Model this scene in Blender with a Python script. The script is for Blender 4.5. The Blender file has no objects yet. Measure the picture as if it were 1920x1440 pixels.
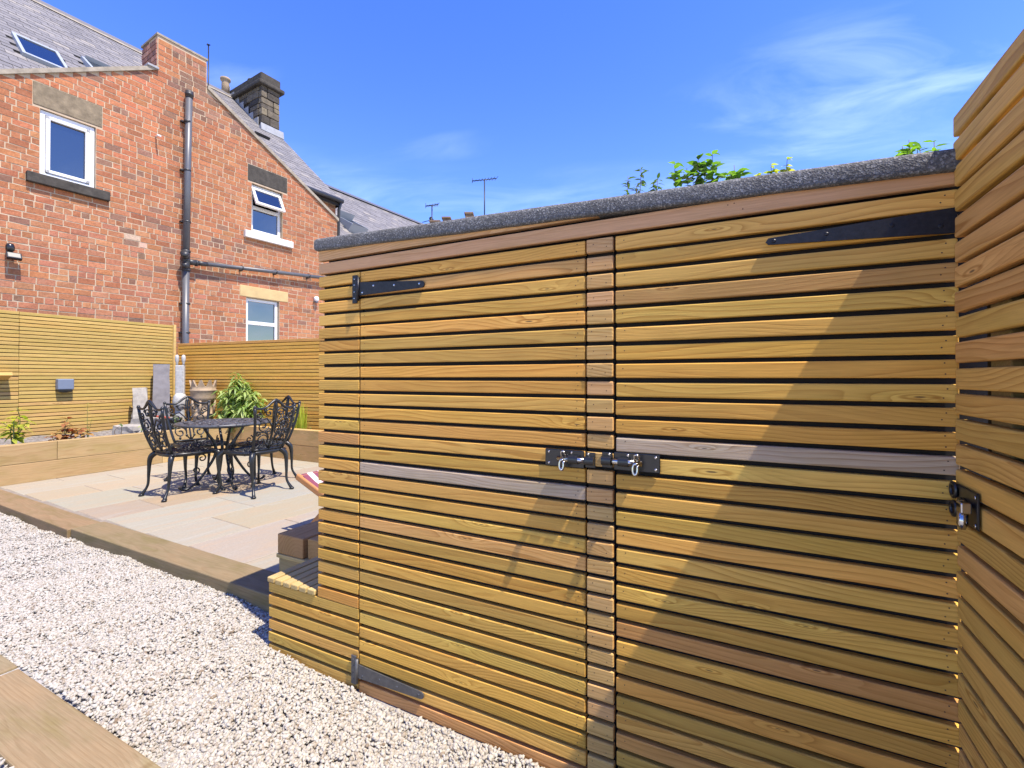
import bpy, bmesh, math, random
import numpy as np
from mathutils import Vector, Matrix
random.seed(7); np.random.seed(7)
R = math.radians
C = bpy.context.scene.collection
SC = bpy.context.scene

# ------------------------------------------------------------------ camera
CAM = Vector((0.0, -1.344, 1.2025))
cd = bpy.data.cameras.new('camera'); cam = bpy.data.objects.new('camera', cd); C.objects.link(cam)
cd.sensor_width = 36.0; cd.lens = 36.0*875/1920; cd.shift_y = -0.01023
cd.clip_start = 0.02; cd.clip_end = 2000
cam.location = CAM; cam.rotation_euler = (R(90.5), 0, R(27.0))
SC.camera = cam

# ------------------------------------------------------------------ sky, sun, exposure
SUN_TO = Vector((1.0, -0.195, 1.93)).normalized()
elev = math.asin(SUN_TO.z); azim = math.atan2(SUN_TO.x, SUN_TO.y)
w = bpy.data.worlds.new('World'); SC.world = w; w.use_nodes = True
nt = w.node_tree; nt.nodes.clear()
def wn(t, **k):
    n = nt.nodes.new(t)
    for a, b in k.items(): setattr(n, a, b)
    return n
wo = wn('ShaderNodeOutputWorld'); bg = wn('ShaderNodeBackground'); sky = wn('ShaderNodeTexSky')
sky.sky_type = 'NISHITA'; sky.sun_disc = False; sky.sun_elevation = elev; sky.sun_rotation = azim
sky.altitude = 100; sky.air_density = 1.15; sky.dust_density = 0.15; sky.ozone_density = 2.6
hs = wn('ShaderNodeHueSaturation'); hs.inputs['Saturation'].default_value = 1.33; hs.inputs['Hue'].default_value = .527; hs.inputs['Value'].default_value = 1.0
nt.links.new(sky.outputs[0], hs.inputs['Color'])
tc = wn('ShaderNodeTexCoord'); sx = wn('ShaderNodeSeparateXYZ'); nt.links.new(tc.outputs['Generated'], sx.inputs[0])
def wm(op, a, b=None, c=None, clamp=False):
    n = wn('ShaderNodeMath', operation=op); n.use_clamp = clamp
    for i, v in enumerate((a, b, c)):
        if v is None: continue
        if isinstance(v, (int, float)): n.inputs[i].default_value = v
        else: nt.links.new(v, n.inputs[i])
    return n.outputs[0]
zz = wm('MAXIMUM', wm('ADD', sx.outputs[2], 0.10), 0.05)
px = wm('DIVIDE', sx.outputs[0], zz); py = wm('DIVIDE', sx.outputs[1], zz)
cmb = wn('ShaderNodeCombineXYZ')
nt.links.new(wm('ADD', wm('MULTIPLY', px, 0.55), wm('MULTIPLY', py, 0.25)), cmb.inputs[0])
nt.links.new(wm('ADD', wm('MULTIPLY', py, 1.25), wm('MULTIPLY', px, -0.35)), cmb.inputs[1]); cmb.inputs[2].default_value = 5.07
no1 = wn('ShaderNodeTexNoise'); no1.inputs['Scale'].default_value = 3.0; no1.inputs['Detail'].default_value = 7; no1.inputs['Roughness'].default_value = 0.56; no1.inputs['Distortion'].default_value = 0.5
nt.links.new(cmb.outputs[0], no1.inputs['Vector'])
no2 = wn('ShaderNodeTexNoise'); no2.inputs['Scale'].default_value = 1.5; no2.inputs['Detail'].default_value = 2
nt.links.new(cmb.outputs[0], no2.inputs['Vector'])
cl = wm('MULTIPLY', wm('SUBTRACT', no1.outputs['Fac'], 0.50, clamp=True), 2.2, clamp=True)
cl = wm('MULTIPLY', cl, wm('MULTIPLY', wm('SUBTRACT', no2.outputs['Fac'], 0.45, clamp=True), 4.5, clamp=True), clamp=True)
cl = wm('MULTIPLY', cl, wm('MULTIPLY', wm('ADD', sx.outputs[2], 0.02, clamp=True), 6.0, clamp=True), clamp=True)
mxw = wn('ShaderNodeMix', data_type='RGBA'); low = wm('MULTIPLY', wm('MULTIPLY', wm('SUBTRACT', no1.outputs['Fac'], 0.43, clamp=True), 3.0, clamp=True), wm('MULTIPLY', wm('SUBTRACT', 0.42, sx.outputs[2], clamp=True), 4.0, clamp=True), clamp=True)
nt.links.new(wm('MAXIMUM', wm('MULTIPLY', cl, 0.36), wm('MULTIPLY', low, 0.40)), mxw.inputs['Factor'])
nt.links.new(hs.outputs[0], mxw.inputs[6]); mxw.inputs[7].default_value = (6.6, 7.6, 9.3, 1)
nt.links.new(mxw.outputs[2], bg.inputs['Color']); bg.inputs['Strength'].default_value = 0.108
nt.links.new(bg.outputs[0], wo.inputs[0])
ld = bpy.data.lights.new('sun', 'SUN'); sun = bpy.data.objects.new('sun', ld); C.objects.link(sun)
ld.energy = 3.0; ld.angle = R(0.53); ld.color = (1.0, 0.91, 0.78)
sun.rotation_euler = SUN_TO.to_track_quat('Z', 'Y').to_euler()
vs = SC.view_settings; vs.view_transform = 'Standard'; vs.look = 'None'; vs.exposure = 1.74; vs.gamma = 1.0; vs.use_curve_mapping = False
SC.cycles.max_bounces = 8; SC.cycles.diffuse_bounces = 4; SC.cycles.use_denoising = True

# ------------------------------------------------------------------ material helpers
class NT:
    def __init__(s, name):
        s.m = bpy.data.materials.new(name); s.m.use_nodes = True; s.t = s.m.node_tree
        s.b = s.t.nodes['Principled BSDF']; s.out = s.t.nodes['Material Output']
    def n(s, ty, **k):
        n = s.t.nodes.new(ty)
        for a, b in k.items(): setattr(n, a, b)
        return n
    def put(s, sock, v):
        if v is None: return
        if isinstance(v, bpy.types.NodeSocket): s.t.links.new(v, sock)
        elif isinstance(v, (int, float)): sock.default_value = v
        else:
            v = tuple(v)
            sock.default_value = v if len(v) == len(sock.default_value) else v + (1,)
    def math(s, op, a, b=None, c=None, clamp=False):
        n = s.n('ShaderNodeMath', operation=op); n.use_clamp = clamp
        for i, v in enumerate((a, b, c)): s.put(n.inputs[i], v)
        return n.outputs[0]
    def mix(s, f, a, b, mode='MIX'):
        n = s.n('ShaderNodeMix', data_type='RGBA', blend_type=mode); n.clamp_factor = True
        s.put(n.inputs[0], f); s.put(n.inputs[6], a); s.put(n.inputs[7], b); return n.outputs[2]
    def noise(s, vec, scale, detail=2, rough=.5, dist=0):
        n = s.n('ShaderNodeTexNoise'); s.put(n.inputs['Vector'], vec); s.put(n.inputs['Scale'], scale)
        s.put(n.inputs['Detail'], detail); s.put(n.inputs['Roughness'], rough); s.put(n.inputs['Distortion'], dist); return n.outputs['Fac']
    def xyz(s, x, y, z):
        n = s.n('ShaderNodeCombineXYZ'); s.put(n.inputs[0], x); s.put(n.inputs[1], y); s.put(n.inputs[2], z); return n.outputs[0]
    def smooth(s, v, a, b):
        n = s.n('ShaderNodeMapRange', interpolation_type='SMOOTHSTEP'); s.put(n.inputs[0], v); s.put(n.inputs[1], a); s.put(n.inputs[2], b); return n.outputs[0]
    def ramp(s, f, stops):
        n = s.n('ShaderNodeValToRGB'); e = n.color_ramp.elements
        while len(e) < len(stops): e.new(0.5)
        for el, (p, c) in zip(e, stops): el.position = p; el.color = tuple(c) + (1,)
        s.put(n.inputs[0], f); return n.outputs[0]
    def bump(s, h, strength=.3, dist=.01):
        n = s.n('ShaderNodeBump'); s.put(n.inputs['Height'], h); n.inputs['Strength'].default_value = strength; n.inputs['Distance'].default_value = dist
        s.t.links.new(n.outputs[0], s.b.inputs['Normal'])
    def base(s, c): s.put(s.b.inputs['Base Color'], c)
    def rough(s, v): s.put(s.b.inputs['Roughness'], v)
    def spec(s, v): s.put(s.b.inputs['Specular IOR Level'], v)
    def obj(s): return s.n('ShaderNodeTexCoord').outputs['Object']

def wood(name, ring=125.0, contrast=.62, knot=.62, rough=.68, blotch=.24, rings_x=1.0, axis=0, fixed=None):
    s = NT(name); o = s.obj(); oi = s.n('ShaderNodeObjectInfo'); rnd = oi.outputs['Random']
    sp = s.n('ShaderNodeSeparateXYZ'); s.put(sp.inputs[0], o)
    ax = [0, 1, 2]; ax = ax[axis:] + ax[:axis]
    x, y, z = (sp.outputs[i] for i in ax)
    x = s.math('ADD', x, s.math('MULTIPLY', rnd, 43.0))
    r2 = s.math('FRACT', s.math('MULTIPLY', rnd, 17.31)); r3 = s.math('FRACT', s.math('MULTIPLY', rnd, 57.7))
    vx = s.n('ShaderNodeTexVoronoi'); vx.feature = 'F1'; vx.voronoi_dimensions = '2D'; vx.inputs['Scale'].default_value = 1.0
    s.put(vx.inputs['Vector'], s.xyz(s.math('MULTIPLY', x, 2.3), s.math('ADD', s.math('MULTIPLY', z, 13.0), s.math('MULTIPLY', rnd, 31.0)), 0.0))
    kc = s.n('ShaderNodeSeparateColor'); s.put(kc.inputs[0], vx.outputs['Color'])
    kd = s.math('MULTIPLY', vx.outputs['Distance'], s.math('ADD', s.math('MULTIPLY', kc.outputs[1], 1.1), .75))
    kon = s.math('GREATER_THAN', kc.outputs[0], knot)
    nz = s.noise(s.xyz(s.math('MULTIPLY', x, 1.6), s.math('MULTIPLY', y, 8), s.math('MULTIPLY', z, 12)), 1.0, 2)
    n2 = s.noise(s.xyz(s.math('MULTIPLY', x, .9*rings_x), s.math('MULTIPLY', rnd, 9.0), 0.0), 1.0, 2)
    zc = s.math('ADD', s.math('MULTIPLY', s.math('SUBTRACT', r2, .5), .12), s.math('MULTIPLY', s.math('SUBTRACT', n2, .5), .27))
    dz = s.math('SUBTRACT', z, zc); h0 = s.math('ADD', s.math('MULTIPLY', r3, .05), .02)
    dy = s.math('ADD', y, h0)
    rr = s.math('SQRT', s.math('ADD', s.math('MULTIPLY', dz, dz), s.math('MULTIPLY', dy, dy)))
    rr = s.math('ADD', rr, s.math('MULTIPLY', s.math('SUBTRACT', nz, .5), .014))
    kb = s.math('MULTIPLY', kon, s.math('POWER', 2.718, s.math('MULTIPLY', s.math('MULTIPLY', kd, kd), -14.0)))
    rr = s.math('ADD', rr, s.math('MULTIPLY', kb, .022))
    fr = s.math('FRACT', s.math('MULTIPLY', rr, ring))
    line = s.math('MULTIPLY', s.math('POWER', fr, 2.6), s.math('SUBTRACT', 1.0, s.smooth(fr, .93, 1.0)))
    fade = s.smooth(s.noise(s.xyz(s.math('MULTIPLY', x, 1.1), s.math('MULTIPLY', rnd, 5.0), s.math('MULTIPLY', z, 14)), 1.0, 2), .25, .65)
    line = s.math('MULTIPLY', line, s.math('ADD', s.math('MULTIPLY', fade, .75), .25))
    fib = s.noise(s.xyz(s.math('MULTIPLY', x, 9), s.math('MULTIPLY', y, 260), s.math('MULTIPLY', z, 260)), 1.0, 3, .6)
    blo = s.noise(s.xyz(s.math('MULTIPLY', x, 3.2), s.math('MULTIPLY', y, 9), s.math('MULTIPLY', z, 13)), 1.0, 3, .6)
    col = oi.outputs['Color'] if fixed is None else fixed
    col = s.mix(s.math('MULTIPLY', s.smooth(blo, .42, .72), blotch*1.6), col, s.mix(1.0, col, (.80, .84, .62), 'MULTIPLY'))
    col = s.mix(s.math('MULTIPLY', s.smooth(blo, .55, .28), blotch*1.4), col, s.mix(1.0, col, (1.10, 1.04, .98), 'MULTIPLY'))
    col = s.mix(s.math('MULTIPLY', line, contrast*1.5), col, s.mix(1.0, col, (.60, .47, .30), 'MULTIPLY'))
    col = s.mix(.55, col, s.mix(1.0, col, s.ramp(fib, [(.28, (.70, .66, .60)), (.7, (1.12, 1.12, 1.1))]), 'MULTIPLY'))
    halo = s.math('MULTIPLY', kon, s.smooth(kd, .26, .12)); core = s.math('MULTIPLY', kon, s.math('MULTIPLY', s.smooth(kd, .115, .085), s.smooth(kd, .045, .075))); heart = s.math('MULTIPLY', kon, s.smooth(kd, .035, .015))
    col = s.mix(s.math('MULTIPLY', halo, .60), col, s.mix(1.0, col, (1.18, 1.28, 1.35), 'MULTIPLY'))
    col = s.mix(s.math('MULTIPLY', core, .65), col, s.mix(1.0, col, (.55, .40, .24), 'MULTIPLY'))
    col = s.mix(s.math('MULTIPLY', heart, .8), col, (.06, .035, .02))
    s.base(col); s.rough(rough); s.spec(.28)
    s.bump(s.math('ADD', s.math('MULTIPLY', line, -.6), s.math('MULTIPLY', fib, 1.0)), .35, .0012)
    return s.m

def simple(name, col, rough=.6, metal=0, spec=.5, nscale=0, namt=.25, bump=0, bscale=None, bdist=.004):
    s = NT(name)
    if nscale:
        f = s.noise(s.obj(), nscale, 5, .62)
        s.base(s.mix(1.0, col, s.ramp(f, [(.25, (1-namt,)*3), (.75, (1+namt,)*3)]), 'MULTIPLY'))
        if bump: s.bump(s.noise(s.obj(), bscale or nscale*3, 5, .65), bump, bdist)
    else: s.base(col)
    s.rough(rough); s.put(s.b.inputs['Metallic'], metal); s.spec(spec)
    return s.m

M = {}
M['wood'] = wood('treated_pine')
M['fencewood'] = wood('fence_pine', ring=90, contrast=.25, knot=.80, blotch=.3)
M['sleeper'] = wood('sleeper_timber', ring=80, contrast=.20, knot=.78, rough=.85, blotch=.6)
M['oldwood'] = wood('brown_sleeper', ring=55, contrast=.40, knot=.75, rough=.75, blotch=.3, axis=1)
M['teak'] = wood('teak', ring=120, contrast=.25, knot=.98, rough=.5, fixed=(.42, .19, .07))
M['nail'] = simple('nail_hole', (.05, .03, .02), .8)
M['membrane'] = simple('black_membrane', (.012, .010, .010), .9)
M['castsheen'] = simple('cast_top_sheen', (.05, .052, .056), .42, .0, .7, 60, .4, .3, 150, .001)  # sky sheen on the black table top, put into a lighter grey
M['iron'] = simple('black_iron', (.018, .018, .022), .42, .6, .5, 90, .35, .25, 220, .001)
M['cast'] = simple('cast_aluminium_black', (.009, .010, .011), .36, .0, .45, 60, .4, .3, 150, .001)
M['chrome'] = simple('chrome', (.42, .42, .43), .16, 1.0)
M['greymetal'] = simple('grey_hinge_steel', (.10, .10, .105), .5, .5, .5, 60, .3)
M['upvc'] = simple('white_upvc', (.58, .58, .58), .30)
M['greypvc'] = simple('grey_soil_pipe', (.075, .077, .085), .42, 0, .5, 6, .12)
M['blackpvc'] = simple('black_pipe_fitting', (.022, .023, .026), .45)
M['stonelintel'] = simple('weathered_sandstone', (.17, .135, .09), .9, 0, .3, 9, .45, .5, 40, .006)
M['stonedark'] = simple('sooty_sandstone', (.047, .042, .036), .9, 0, .3, 9, .5, .5, 40, .006)
M['stoneyellow'] = simple('clean_yellow_sandstone', (.42, .31, .15), .9, 0, .3, 7, .15, .3, 60, .003)
M['whitestone'] = simple('white_painted_sill', (.56, .55, .53), .7, 0, .3, 12, .12)
M['stonepale'] = simple('grey_stone', (.27, .25, .22), .9, 0, .3, 14, .3, .5, 60, .004)
M['slab_grey'] = simple('grey_slate_slab', (.17, .16, .165), .75, 0, .3, 12, .2, .3, 60, .003)
M['potclay'] = simple('buff_terracotta', (.30, .225, .15), .85, 0, .3, 10, .3, .3, 50, .003)
M['farbrick'] = simple('far_brick', (.17, .115, .075), .9, 0, .2, 4, .3)
M['lead'] = simple('lead_flashing', (.24, .25, .27), .6, .0, .4, 8, .2)
M['mortarcap'] = simple('lime_mortar', (.25, .22, .175), .95, 0, .2, 10, .3, .4, 50, .004)
M['whitepot'] = simple('white_chimney_pot', (.72, .70, .66), .7, 0, .3, 20, .15)
M['plastic'] = simple('black_plastic', (.011, .012, .014), .28)
M['greyplastic'] = simple('blue_grey_plastic', (.13, .16, .22), .45)
M['whiteplastic'] = simple('white_plastic', (.75, .76, .78), .4)
M['whitewrap'] = simple('flaking_white_paint', (.36, .36, .35), .8, 0, .3, 30, .25, .6, 60, .004)
M['red'] = simple('red_plastic', (.40, .07, .04), .5)
M['soil'] = simple('grey_soil', (.21, .19, .17), .95, 0, .2, 22, .5, 1.0, 60, .02)
M['stem'] = simple('green_stem', (.10, .13, .04), .7)
M['bark'] = simple('brown_stem', (.12, .08, .045), .9)
M['ground'] = simple('pale_bounce_ground', (.42, .37, .30), .95, 0, .2, 3, .3)  # colour raised above bare soil to bounce warm light onto shed and gate

s = NT('mineral_felt'); o = s.obj()
v = s.n('ShaderNodeTexVoronoi'); v.inputs['Scale'].default_value = 260; s.put(v.inputs['Vector'], o)
vc = s.n('ShaderNodeSeparateColor'); s.put(vc.inputs[0], v.outputs['Color'])
s.base(s.mix(s.smooth(s.noise(o, 9, 4), .35, .7), s.ramp(vc.outputs[0], [(.0, (.062, .061, .060)), (.55, (.095, .094, .092)), (.85, (.14, .138, .135)), (1, (.25, .245, .24))]), s.ramp(vc.outputs[0], [(.0, (.05, .048, .045)), (.6, (.082, .079, .074)), (1, (.19, .185, .175))])))
s.rough(.85); s.bump(v.outputs['Distance'], .5, .0025); M['felt'] = s.m

s = NT('limestone_chippings'); g = s.n('ShaderNodeNewGeometry'); rpi = g.outputs['Random Per Island']
c1 = s.ramp(rpi, [(0, (0.160, 0.118, 0.080)), (.03, (0.257, 0.216, 0.168)), (.16, (0.308, 0.279, 0.235)), (.55, (0.353, 0.330, 0.289)), (1, (0.401, 0.381, 0.336))])
s.base(s.mix(1.0, c1, s.ramp(s.noise(s.obj(), 120, 3), [(.3, (.88, .87, .86)), (.7, (1.06, 1.06, 1.06))]), 'MULTIPLY')); s.rough(.85); s.spec(.3); M['gravel'] = s.m
M['gravelbase'] = simple('gravel_dust', (.36, .34, .31), .95, 0, .2, 90, .4, 1.0, 120, .01)

def brickmat(name, src):
    s = NT(name)
    if src == 'obj': col = s.n('ShaderNodeObjectInfo').outputs['Color']
    else:
        a = s.n('ShaderNodeAttribute'); a.attribute_name = 'Col'; col = a.outputs['Color']
    ge = s.n('ShaderNodeNewGeometry').outputs['Position']
    f = s.noise(ge, 34, 5, .68); f2 = s.noise(ge, 5, 4, .6)
    col = s.mix(1.0, col, s.ramp(f, [(.28, (.72, .70, .68)), (.72, (1.22, 1.22, 1.22))]), 'MULTIPLY')
    col = s.mix(s.math('MULTIPLY', s.smooth(f2, .52, .75), .16), col, (.38, .26, .19))
    s.base(col); s.rough(.9); s.spec(.2); s.bump(s.noise(ge, 70, 5, .7), .6, .006); return s.m
M['brick'] = brickmat('red_brick', 'obj'); M['brickmass'] = brickmat('red_brick_mass', 'attr')
M['mortar'] = simple('pale_mortar', (.39, .305, .215), .95, 0, .2, 6, .22, .5, 80, .004)

s = NT('slates'); g = s.n('ShaderNodeNewGeometry'); rpi = g.outputs['Random Per Island']
col = s.ramp(rpi, [(0, (.120, .114, .115)), (.5, (.148, .140, .140)), (.9, (.172, .162, .158)), (1, (.22, .20, .175))])
col = s.mix(s.math('MULTIPLY', s.smooth(s.noise(g.outputs['Position'], 1.4, 5, .7), .55, .75), .28), col, (.27, .24, .20))
s.base(s.mix(1.0, col, s.ramp(s.noise(g.outputs['Position'], 16, 4), [(.3, (.85,)*3), (.7, (1.12,)*3)]), 'MULTIPLY')); s.rough(.62); s.spec(.4); M['slate'] = s.m

s = NT('window_glass'); s.base((.006, .010, .018)); s.rough(.02); s.put(s.b.inputs['IOR'], 2.35); s.spec(.5); M['glass'] = s.m
s = NT('rubble_stone'); oi = s.n('ShaderNodeObjectInfo'); f = s.noise(s.n('ShaderNodeNewGeometry').outputs['Position'], 9, 6, .7)
s.base(s.mix(1.0, s.ramp(oi.outputs['Random'], [(0, (.035, .03, .025)), (.5, (.085, .07, .052)), (1, (.17, .14, .09))]), s.ramp(f, [(.3, (.5,)*3), (.7, (1.35,)*3)]), 'MULTIPLY'))
s.rough(.9); s.bump(f, .8, .03); M['rubble'] = s.m

s = NT('sandstone_paving'); oi = s.n('ShaderNodeObjectInfo'); o = s.obj(); sp = s.n('ShaderNodeSeparateXYZ'); s.put(sp.inputs[0], o)
off = s.math('MULTIPLY', oi.outputs['Random'], 30)
band = s.noise(s.xyz(s.math('MULTIPLY', sp.outputs[0], 7.0), s.math('ADD', s.math('MULTIPLY', sp.outputs[1], 1.6), off), off), 1.0, 4, .6, 1.2)
col = s.mix(s.math('MULTIPLY', s.smooth(band, .45, .70), .45), oi.outputs['Color'], (.32, .23, .145))
col = s.mix(s.math('MULTIPLY', s.smooth(band, .5, .25), .45), col, (.30, .28, .235))
s.base(s.mix(1.0, col, s.ramp(s.noise(o, 60, 4, .7), [(.3, (.90,)*3), (.7, (1.06,)*3)]), 'MULTIPLY')); s.rough(.8); s.spec(.3)
s.bump(s.math('ADD', s.noise(o, 30, 5, .65), s.math('MULTIPLY', band, .7)), .35, .006); M['paving'] = s.m

def leafmat(name, c1, c2, trans=.35, rough=.45):
    s = NT(name); g = s.n('ShaderNodeNewGeometry'); rpi = g.outputs['Random Per Island']
    col = s.ramp(rpi, [(0, c1), (1, c2)]); s.base(col); s.rough(rough); s.spec(.35)
    tr = s.n('ShaderNodeBsdfTranslucent'); s.put(tr.inputs[0], s.mix(1.0, col, (1.5, 1.6, .7), 'MULTIPLY'))
    mx = s.n('ShaderNodeMixShader'); mx.inputs[0].default_value = trans
    s.t.links.new(s.b.outputs[0], mx.inputs[1]); s.t.links.new(tr.outputs[0], mx.inputs[2]); s.t.links.new(mx.outputs[0], s.out.inputs[0]); return s.m
M['leaf_shrub'] = leafmat('pale_shrub_leaf', (.11, .20, .035), (.36, .43, .15))
M['leaf_grass'] = leafmat('yellow_grass', (.26, .34, .03), (.46, .46, .06))
M['leaf_wild'] = leafmat('wild_leaf', (.055, .13, .02), (.16, .30, .035), .45)
M['leaf_yellow'] = leafmat('yellow_green_leaf', (.22, .30, .03), (.45, .42, .07), .45)
M['leaf_red'] = leafmat('coleus_leaf', (.22, .035, .03), (.38, .26, .08), .3)
M['leaf_dark'] = leafmat('dark_leaf', (.04, .09, .02), (.10, .18, .04), .3)

# striped cloth
s = NT('striped_canvas'); o = s.obj(); sp = s.n('ShaderNodeSeparateXYZ'); s.put(sp.inputs[0], o)
st = s.math('FRACT', s.math('MULTIPLY', sp.outputs[1], 11.0))
s.base(s.mix(s.math('GREATER_THAN', st, .5), (.50, .46, .45), (.15, .035, .06))); s.rough(.9); M['stripe'] = s.m

# ------------------------------------------------------------------ mesh builder
class MB:
    def __init__(s): s.v = []; s.f = []; s.mi = []; s.sm = []; s.mat = 0; s.smooth = False
    def add(s, vs, fs):
        o = len(s.v); s.v += [tuple(p) for p in vs]
        for f in fs: s.f.append(tuple(o+i for i in f)); s.mi.append(s.mat); s.sm.append(s.smooth)
    def hexa(s, p):  # 4 bottom (ccw), 4 top
        s.add(p, [(3, 2, 1, 0), (4, 5, 6, 7), (0, 1, 5, 4), (1, 2, 6, 5), (2, 3, 7, 6), (3, 0, 4, 7)])
    def box(s, x0, x1, y0, y1, z0, z1):
        s.hexa([(x0, y0, z0), (x1, y0, z0), (x1, y1, z0), (x0, y1, z0), (x0, y0, z1), (x1, y0, z1), (x1, y1, z1), (x0, y1, z1)])
    def bbox(s, x0, x1, y0, y1, z0, z1, b=.004, seg=2):
        bm = bmesh.new(); bmesh.ops.create_cube(bm, size=1)
        for v in bm.verts: v.co = Vector(((x0+x1)/2+v.co.x*(x1-x0), (y0+y1)/2+v.co.y*(y1-y0), (z0+z1)/2+v.co.z*(z1-z0)))
        bmesh.ops.bevel(bm, geom=bm.edges[:], offset=b, segments=seg, profile=.5, affect='EDGES')
        bm.verts.index_update(); s.add([v.co[:] for v in bm.verts], [[v.index for v in f.verts] for f in bm.faces]); bm.free()
    def prism(s, poly, d, axis=1):  # poly in the plane of the other two axes, extruded d=(a,b) along axis
        def P(p, t):
            q = list(p); q.insert(axis, t); return tuple(q)
        n = len(poly); a = [P(p, d[0]) for p in poly]; b = [P(p, d[1]) for p in poly]
        s.add(a+b, [tuple(range(n)), tuple(range(2*n-1, n-1, -1))] + [(i, n+i, n+(i+1) % n, (i+1) % n) for i in range(n)])
    def tube(s, path, rad, n=8, cap=True, flat=None):
        P = [Vector(p) for p in path]; m = len(P)
        if isinstance(rad, (int, float)): rad = [rad]*m
        sm = s.smooth; s.smooth = True; vs = []; up = None
        for i in range(m):
            t = (P[min(i+1, m-1)]-P[max(i-1, 0)]).normalized()
            if up is None:
                up = Vector((0, 0, 1)) if abs(t.z) < .9 else Vector((1, 0, 0))
            up = (up-t*up.dot(t)); up = up.normalized() if up.length > 1e-6 else t.orthogonal().normalized()
            sd = t.cross(up)
            for k in range(n):
                a = 2*math.pi*k/n; vs.append(P[i]+(up*math.cos(a)+sd*math.sin(a))*rad[i])
        fs = [(i*n+k, i*n+(k+1) % n, (i+1)*n+(k+1) % n, (i+1)*n+k) for i in range(m-1) for k in range(n)]
        if cap: fs += [tuple(range(n-1, -1, -1)), tuple((m-1)*n+k for k in range(n))]
        s.add(vs, fs); s.smooth = sm
    def lathe(s, prof, c=(0, 0, 0), n=20, cap=True):
        sm = s.smooth; s.smooth = True; m = len(prof); vs = []
        for r, z in prof:
            for k in range(n):
                a = 2*math.pi*k/n; vs.append((c[0]+r*math.cos(a), c[1]+r*math.sin(a), c[2]+z))
        fs = [(i*n+k, i*n+(k+1) % n, (i+1)*n+(k+1) % n, (i+1)*n+k) for i in range(m-1) for k in range(n)]
        if cap: fs += [tuple(range(n-1, -1, -1)), tuple((m-1)*n+k for k in range(n))]
        s.add(vs, fs); s.smooth = sm
    def leaf(s, p, d, nrm, L, W, droop=.2):
        d = Vector(d).normalized(); nrm = Vector(nrm); nrm = (nrm-d*nrm.dot(d)); nrm = nrm.normalized() if nrm.length > 1e-5 else d.orthogonal().normalized()
        sd = d.cross(nrm); p = Vector(p); vs = []
        for t, wd in ((0, .04), (.3, .9), (.62, .8), (1, .03)):
            c = p+d*(L*t)-nrm*(droop*L*t*t)
            vs += [c-sd*(W*wd/2)+nrm*(W*.12*wd), c-nrm*0.0, c+sd*(W*wd/2)+nrm*(W*.12*wd)]
        fs = []
        for i in range(3):
            a = i*3; fs += [(a, a+1, a+4, a+3), (a+1, a+2, a+5, a+4)]
        sm = s.smooth; s.smooth = True; s.add(vs, fs); s.smooth = sm
    def xf(s, mat): s.v = [tuple(mat @ Vector(p)) for p in s.v]; return s
    def scale(s, k): s.v = [(p[0]*k, p[1]*k, p[2]*k) for p in s.v]; return s
    def shift(s, d): s.v = [(p[0]+d[0], p[1]+d[1], p[2]+d[2]) for p in s.v]; return s
    def mesh(s, name, mats):
        me = bpy.data.meshes.new(name); me.from_pydata(s.v, [], s.f)
        for m in (mats if isinstance(mats, (list, tuple)) else [mats]): me.materials.append(M[m] if isinstance(m, str) else m)
        me.polygons.foreach_set('material_index', s.mi); me.polygons.foreach_set('use_smooth', s.sm); me.update(); return me
    def build(s, name, mats, parent=None, loc=(0, 0, 0)):
        return link(name, s.mesh(name, mats), parent, loc)

def link(name, me, parent=None, loc=(0, 0, 0), rot=(0, 0, 0), scale=None, col=None):
    o = bpy.data.objects.new(name, me); C.objects.link(o); o.parent = parent; o.location = loc; o.rotation_euler = rot
    if scale: o.scale = scale
    if col: o.color = tuple(col)+(1,)
    return o
def thing(name, label, cat, loc=(0, 0, 0), rz=0, group=None):
    o = bpy.data.objects.new(name, None); C.objects.link(o); o.empty_display_size = .1
    o.location = loc; o.rotation_euler = (0, 0, rz); return tag(o, label, cat, group)
def tag(o, label, cat, group=None):
    o['label'] = label; o['category'] = cat
    if group: o['group'] = group
    return o
def copy_tree(o, parent=None):
    c = o.copy(); C.objects.link(c); c.parent = parent
    for ch in o.children: copy_tree(ch, c)
    return c
def rj(a): return random.uniform(-a, a)
def vary(c, a=.08):
    k = 1+rj(a); return tuple(max(0, x*k*(1+rj(a*.35))) for x in c)
PAL = [(0.637, 0.358, 0.075), (0.637, 0.342, 0.068), (0.591, 0.347, 0.075), (0.614, 0.321, 0.103), (0.580, 0.306, 0.092), (0.658, 0.378, 0.088)]
WT = [5, 5, 4, 1.2, .9, 4]
def slatcol(): return vary(random.choices(PAL, WT)[0], .16)
GREY = (.46, .36, .255)

def slat_mesh(name, L, h, t, nails=(), b=.0035, mats=('wood', 'nail')):
    mb = MB(); mb.bbox(-L/2, L/2, 0, t, -h/2, h/2, b)
    mb.mat = 1
    for nx, nz in nails:
        k = 6; mb.add([(nx+.0017*math.cos(a*2*math.pi/k), -.0004, nz+.0017*math.sin(a*2*math.pi/k)) for a in range(k)], [tuple(range(k))])
    return mb.mesh(name, list(mats))

# ------------------------------------------------------------------ the setting: ground, gravel path, patio
ZP = .13
mb = MB(); mb.add([(-150, -150, -.12), (150, -150, -.12), (150, 150, -.12), (-150, 150, -.12)], [(0, 1, 2, 3)])
o = mb.build('ground', 'ground'); o['kind'] = 'structure'

def gz(x):
    t = min(1, max(0, (-1.25-x)/1.1)); return .062*t*t*(3-2*t)
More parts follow.
